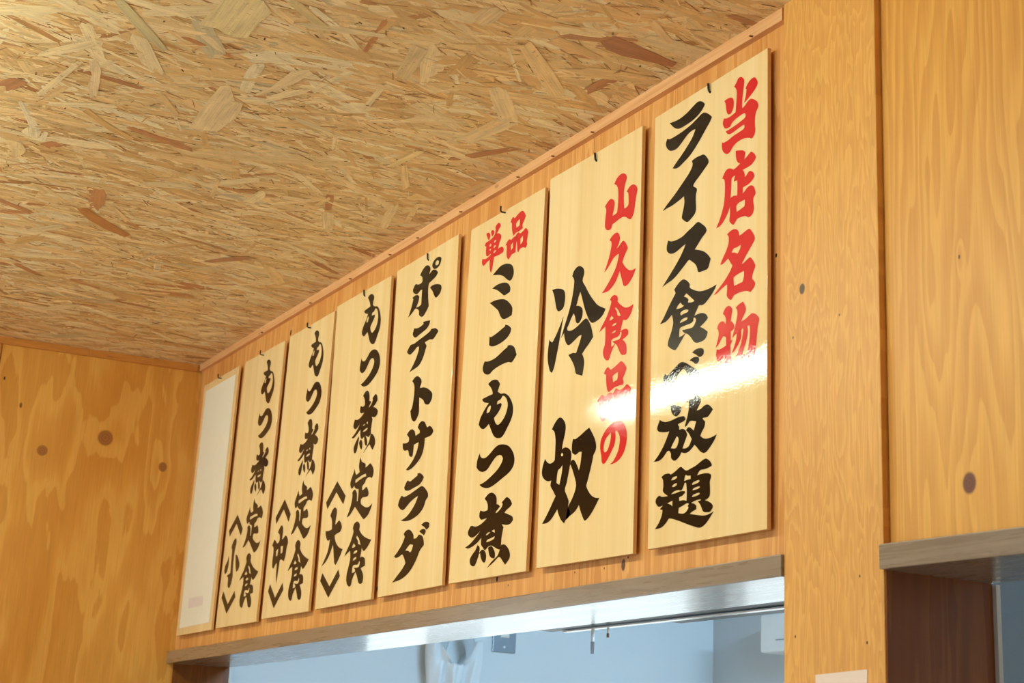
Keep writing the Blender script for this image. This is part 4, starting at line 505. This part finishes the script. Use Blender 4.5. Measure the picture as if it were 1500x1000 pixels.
# ================================================================ menu boards
def smooth(pts, step=3):
    n = len(pts); P = [Vector(p) for p in pts]; out = []
    corner = []
    for i in range(n):
        a = (P[i]-P[i-1]); b = (P[(i+1)%n]-P[i])
        corner.append(a.length < 1e-9 or b.length < 1e-9 or a.angle(b) > math.radians(62))
    for i in range(n):
        p1, p2 = P[i], P[(i+1)%n]; d = p2-p1
        t1 = d*0.5 if corner[i] else (p2-P[i-1])*0.5
        t2 = d*0.5 if corner[(i+1)%n] else (P[(i+2)%n]-p1)*0.5
        lim = d.length*1.1
        if t1.length > lim: t1 *= lim/t1.length
        if t2.length > lim: t2 *= lim/t2.length
        for k in range(step):
            t = k/step
            out.append((2*t**3-3*t*t+1)*p1 + (t**3-2*t*t+t)*t1 + (-2*t**3+3*t*t)*p2 + (t**3-t*t)*t2)
    return out

def inside(p, loops):
    c = False
    for l in loops:
        j = len(l)-1
        for i in range(len(l)):
            a, b = l[i], l[j]
            if (a.y > p.y) != (b.y > p.y) and p.x < (b.x-a.x)*(p.y-a.y)/(b.y-a.y)+a.x: c = not c
            j = i
    return c

def lettering(name, pieces, mat, parent):
    """printed characters: closed outlines filled flat on the face of the board"""
    vs, fs = [], []
    for pc in pieces:
        loops = [smooth([tuple(float(t) for t in q.split(',')) for q in l.split()]) for l in pc]
        pts, ed = [], []
        for l in loops:
            b = len(pts); pts += [p*1e-3 for p in l]; ed += [(b+i, b+(i+1)%len(l)) for i in range(len(l))]
        lp = [[p*1e-3 for p in l] for l in loops]
        v2, e2, f2, _, _, _ = delaunay_2d_cdt([Vector((p.x, p.y)) for p in pts], ed, [], 0, 1e-7)
        b = len(vs); vs += [(v.x*0.1, -0.0003, v.y*0.1) for v in v2]
        for f in f2:
            c = (v2[f[0]]+v2[f[1]]+v2[f[2]])/3
            if inside(c, lp): fs.append([b+i for i in f])
    me = bpy.data.meshes.new(name); me.from_pydata(vs, [], fs); me.validate(); me.update()
    bm = bmesh.new(); bm.from_mesh(me)
    for f in bm.faces:
        f.normal_update()
        if f.normal.y > 0: f.normal_flip()
    bm.to_mesh(me); bm.free()
    return link(name, me, mat, parent)

TH = 0.0056
BOARD_LABELS = {
 0: 'menu board beside the pier, black column with a shorter red column at right',
 1: 'menu board with two large spaced black characters and a red column at right',
 2: 'pale wood menu board with two small red characters at the top of one black column',
 3: 'pale wood menu board with a single column of six black katakana characters',
 4: 'pale wood menu board ending in the bracketed black character for large',
 5: 'pale wood menu board ending in the bracketed black character for medium',
 6: 'menu board ending in the bracketed character for small, next to the blank one',
 7: 'blank menu board in the wall corner, faced with plain white paper',
}
PARTS = {0: 'right end of the row', 1: 'second from the pier'}
def make_board(i):
    q = QUADS[i]; e = empty('menu_board', (CX[i], 0.0, 1.8), BOARD_LABELS[i], 'menu board', 'menu boards hung in a row on the plywood wall')
    bm = bmesh.new()
    fv = [bm.verts.new((x, 0.0, z)) for x, z in q]; bv = [bm.verts.new((x, TH, z)) for x, z in q]
    front = bm.faces.new(fv[::-1]); front.material_index = 0
    bk = bm.faces.new(bv); bk.material_index = 1
    for k in range(4):
        f = bm.faces.new((fv[k], fv[(k+1)%4], bv[(k+1)%4], bv[k])); f.material_index = 1
    es = [x for x in front.edges]
    r = bmesh.ops.bevel(bm, geom=es, offset=0.0005, segments=2, profile=0.5, affect='EDGES', material=0)
    o = from_bm('panel', bm, [m_film, m_edge], e)
    for c in LETTERS.get(i, {}):
        l = lettering('lettering', LETTERS[i][c], m_black if c == 'black' else m_red, e)
        if len(LETTERS[i]) > 1: l['label'] = c + ' brush-style lettering'
    if i == 7:
        P = [(-0.097, 0.5742), (0.1236, 0.5738), (0.0999, 0.0036), (-0.1221, 0.0026)]
        bm = bmesh.new(); bm.faces.new([bm.verts.new((x, -0.0004, z)) for x, z in P]); o = from_bm('paper_sheet', bm, m_paper, e)
        P = [(-0.069, 0.0693), (0.0386, 0.0676), (0.0405, 0.0454), (-0.0664, 0.0453)]
        bm = bmesh.new(); bm.faces.new([bm.verts.new((x, -0.0006, z)) for x, z in P]); from_bm('faint_stamp', bm, m_stamp, e)
    return e
for i in range(8): make_board(i)

# ---------------------------------------------------------------- black square hooks through the top of each board
HOOKS = [(0.6189, 2.3821, 0), (0.3354, 2.3796, 0), (0.0545, 2.3799, 1), (-0.2301, 2.3792, 0), (-0.5117, 2.3823, 0), (-0.7906, 2.3792, 1), (-1.0736, 2.3807, 1), (-1.367, 2.3857, 1)]
HK = ['black hook in the top edge of the menu board beside the pier', 'black hook over the board with two large spaced characters', 'black bent hook over the two small red characters',
      'black hook at the top of the six-character katakana board', 'black hook at the top of the board marked large', 'black bent hook at the top of the board marked medium',
      'black bent hook at the top of the board marked small', 'black bent hook at the top of the blank paper-faced board']
def hook_mesh(bent):
    bm = bmesh.new()
    if bent: p = [(0.001, 0.014, -0.0005), (0, -0.006, -0.001), (0, -0.0082, 0.0), (0, -0.0086, 0.0025), (0, -0.0086, 0.0085)]
    else: p = [(0.001, 0.014, -0.004), (0.0008, -0.0012, -0.0042), (0.0004, -0.0024, -0.002), (0, -0.0026, 0.0015), (-0.0006, -0.0026, 0.008)]
    tube(bm, p, 0.0015, 8)
    me = bpy.data.meshes.new('screw_hook'); bmesh.ops.recalc_face_normals(bm, faces=bm.faces[:])
    for f in bm.faces: f.smooth = True
    bm.to_mesh(me); bm.free(); me.materials.append(m_hook); return me
HM = [hook_mesh(0), hook_mesh(1)]
first = bpy.data.objects.new('screw_hook', HM[0])
for k, (x, z, b) in enumerate(HOOKS):
    o = first if k == 0 else first.copy()
    o.data = HM[b]; o.location = (x, 0.0, z); COL.objects.link(o)
    tag(o, HK[k], 'hook', 'black hooks holding the menu boards')

# ---------------------------------------------------------------- brown nails along the pine strip
NAILS = [(0.7071, 'beside the pier'), (0.321, 'above the hook of the second board'), (0.2041, 'above the left side of the second board'),
         (0.093, 'above the two small red characters'), (-0.1103, 'above the right corner of the katakana board'), (-0.2825, 'above the left half of the katakana board'),
         (-0.4037, 'above the right corner of the board marked large'), (-0.5934, 'above the left half of the board marked large'), (-0.8063, 'above the board marked medium'), (-1.1009, 'above the board marked small')]
bm = bmesh.new(); tube(bm, [(0.0005, 0.0045, 0.001), (0, -0.003, 0), (0.0, -0.0048, -0.0002)], 0.0012, 8, 0.0014)
me = bpy.data.meshes.new('brown_nail'); bmesh.ops.recalc_face_normals(bm, faces=bm.faces[:]); bm.to_mesh(bm and me); bm.free(); me.materials.append(m_nail)
first = bpy.data.objects.new('nail', me)
for k, (x, s_) in enumerate(NAILS):
    o = first if k == 0 else first.copy()
    o.location = (x, 0.0022, zc(x)-0.0158); COL.objects.link(o)
    tag(o, 'small brown nail in the pine strip ' + s_, 'nail', 'brown nails in the pine strip')

# ---------------------------------------------------------------- tape on the pier
bm = bmesh.new()
P = [(0.8275, 1.6204), (0.9104, 1.6233), (0.908, 1.565), (0.829, 1.562)]
a = [bm.verts.new((x, -0.0006, z)) for x, z in P]; b = [bm.verts.new((x, 0.0, z)) for x, z in P]
bm.faces.new(a); bm.faces.new(b[::-1])
for k in range(4): bm.faces.new((a[k], b[k], b[(k+1)%4], a[(k+1)%4]))
tag(from_bm('tape_strip', bm, m_tape), 'pale translucent tape patch stuck low on the plywood pier', 'tape')

# ================================================================ kitchen things seen through the hatch
t = empty('switch_plate', (XL, 0.907, 1.865), 'grey steel switch plate on the pale kitchen wall', 'switch')
bm = bmesh.new(); box(bm, 0.0, 0.005, -0.0345, 0.0345, -0.047, 0.047, 0.0018); from_bm('plate', bm, m_steel, t)
bm = bmesh.new(); box(bm, 0.004, 0.0075, -0.013, 0.013, -0.008, 0.026, 0.001); from_bm('rocker', bm, m_cream, t)
bm = bmesh.new(); box(bm, 0.007, 0.0082, -0.007, 0.007, 0.009, 0.0135, 0.0004); o = from_bm('indicator', bm, m_redlamp, t)
bm = bmesh.new(); tube(bm, [(0.004, 0, -0.033), (0.0065, 0, -0.033)], 0.0032, 12); from_bm('screw', bm, m_lip, t)

t = empty('plastic_bag', (XL, 0.745, 1.58), 'white plastic carrier bag hanging on the pale kitchen wall', 'bag')
def bag_body():
    bm = bmesh.new(); nu, nv = 36, 44; g = {}
    for side in (0, 1):
        for i in range(nu+1):
            for j in range(nv+1):
                u = i/nu*2-1; v = j/nv
                wid = 0.080 + 0.004*math.sin(v*9)
                y = u*wid; z = v*0.26
                notch = max(0.0, 1-abs(u)/0.75)
                z -= max(0, v-0.75)/0.25*0.10*notch
                bulge = (1-u*u)**0.5*(0.026*math.sin(min(1, v*1.5)*math.pi*0.5)+0.004)
                fold = 0.007*math.sin(9*u+5*v+1.5*math.sin(6*v)) + 0.005*math.sin(17*u-11*v) + 0.009*math.exp(-((u+0.55-0.75*(1-v))/0.10)**2) - 0.010*math.exp(-((u-0.05+0.4*(v-0.8))/0.16)**2)*v
                x = 0.034 + ((bulge + fold*(1-u**4)) if side else -bulge)
                g[side, i, j] = bm.verts.new((max(0.002, x), y, z)) if not (side == 0 and (i in (0, nu) or j in (0, nv))) else None
    for i in range(nu+1):
        for j in range(nv+1):
            if g[0, i, j] is None: g[0, i, j] = g[1, i, j]
    for side in (0, 1):
        for i in range(nu):
            for j in range(nv):
                q = []
                for w_ in (g[side,i,j], g[side,i+1,j], g[side,i+1,j+1], g[side,i,j+1]):
                    if w_ not in q: q.append(w_)
                if len(q) > 2:
                    try: bm.faces.new(q)
                    except ValueError: pass
    return bm
from_bm('bag_body', bag_body(), m_bag, t, True)
for sg in (-1, 1):
    bm = bmesh.new(); rows = []
    for k in range(15):
        a = k/14; w_ = 0.026*(1-a)+0.012*a
        c = Vector((0.036+0.012*math.sin(a*3.1), sg*(0.050*(1-a)+0.004), 0.195+0.175*a))
        rows.append([bm.verts.new(c+Vector((0.004*math.cos(b*2.2), (b-0.5)*2*w_*0.8, 0))) for b in (0, .25, .5, .75, 1)])
    for A, B in zip(rows, rows[1:]):
        for k in range(4): bm.faces.new((A[k], A[k+1], B[k+1], B[k]))
    bmesh.ops.solidify(bm, geom=bm.faces[:], thickness=0.0008)
    from_bm('handle', bm, m_bag, t, True)
bm = bmesh.new(); tube(bm, [(XL-0.004, 0.745, 1.945), (XL+0.05, 0.745, 1.94), (XL+0.058, 0.745, 1.948), (XL+0.06, 0.745, 1.962)], 0.003, 8)
tag(from_bm('wall_hook', bm, m_steel), 'steel hook on the pale kitchen wall carrying the plastic bag', 'hook')

bm = bmesh.new(); box(bm, -1.236, -1.0, 1.50, 1.59, 1.847, 1.947, 0.008)
t = empty('paper_dispenser', (-1.118, 1.59, 1.847), 'white rounded dispenser box on the grey kitchen back wall', 'dispenser')
for v in bm.verts: v.co -= Vector((-1.118, 1.59, 1.847))
from_bm('casing', bm, m_white, t)
bm = bmesh.new(); box(bm, -0.05, 0.05, -0.0915, -0.089, 0.03, 0.032, 0.0004); from_bm('seam', bm, m_steel, t)

t = empty('hanging_rail', (0.30, 0.15, 1.733), 'black rail with a bright steel lip behind the left hatch lintel', 'rail')
bm = bmesh.new(); box(bm, -0.478, 0.455, 0.0, 0.102, 0.0088, 0.045, 0.001); from_bm('rail_body', bm, m_blackm, t)
bm = bmesh.new(); box(bm, -0.432, 0.455, 0.094, 0.107, 0.0054, 0.0076, 0.0005); from_bm('steel_lip', bm, m_lip, t)
bm = bmesh.new(); box(bm, -0.14, 0.455, 0.1075, 0.135, 0.0060, 0.013, 0.0012); from_bm('lower_guide', bm, m_blackm, t)
t = empty('hanging_rod', (-0.0437, 0.2505, 1.7385), 'long pale rod hanging from the black rail in the left hatch', 'utensil')
bm = bmesh.new(); tube(bm, [(0, 0, 0.0), (0, 0, -0.020)], 0.0028, 10); from_bm('shaft', bm, m_lip, t)
bm = bmesh.new(); tube(bm, [(0, 0, -0.020), (0, 0, -0.034), (0, 0, -0.0395)], 0.0032, 10, 0.0026); from_bm('grip', bm, m_steel, t)
t = empty('hanging_pin', (0.003, 0.2505, 1.7385), 'short brass-tipped pin hanging from the black rail in the left hatch', 'utensil')
bm = bmesh.new(); tube(bm, [(0, 0, 0.0), (0, 0, -0.009)], 0.0020, 10); from_bm('shaft', bm, m_lip, t)
bm = bmesh.new(); tube(bm, [(0, 0, -0.009), (0, 0, -0.0155)], 0.0022, 10); from_bm('tip', bm, m_tip, t)

t = empty('refrigerator', (0.12, 1.56, 0.0), 'tall grey refrigerator in the kitchen behind the right hatch', 'refrigerator')
bm = bmesh.new(); box(bm, -0.42, 0.42, -0.56, 0.0, 0.02, 2.0, 0.006); from_bm('cabinet', bm, m_fridge, t)
bm = bmesh.new(); box(bm, -0.415, 0.415, -0.60, -0.563, 0.86, 1.995, 0.006); d = from_bm('door', bm, m_fridge, t)
bm = bmesh.new(); box(bm, 0.34, 0.36, -0.635, -0.60, 1.0, 1.35, 0.004); from_bm('handle', bm, m_steel, d)
bm = bmesh.new(); box(bm, -0.415, 0.415, -0.60, -0.563, 0.05, 0.85, 0.006); d = from_bm('door', bm, m_fridge, t)
bm = bmesh.new(); box(bm, 0.34, 0.36, -0.635, -0.60, 0.45, 0.75, 0.004); from_bm('handle', bm, m_steel, d)
for sx in (-0.36, 0.36):
    for sy in (-0.5, -0.06):
        bm = bmesh.new(); tube(bm, [(sx, sy, 0.022), (sx, sy, 0.0)], 0.018, 10); from_bm('foot', bm, m_blackm, t)
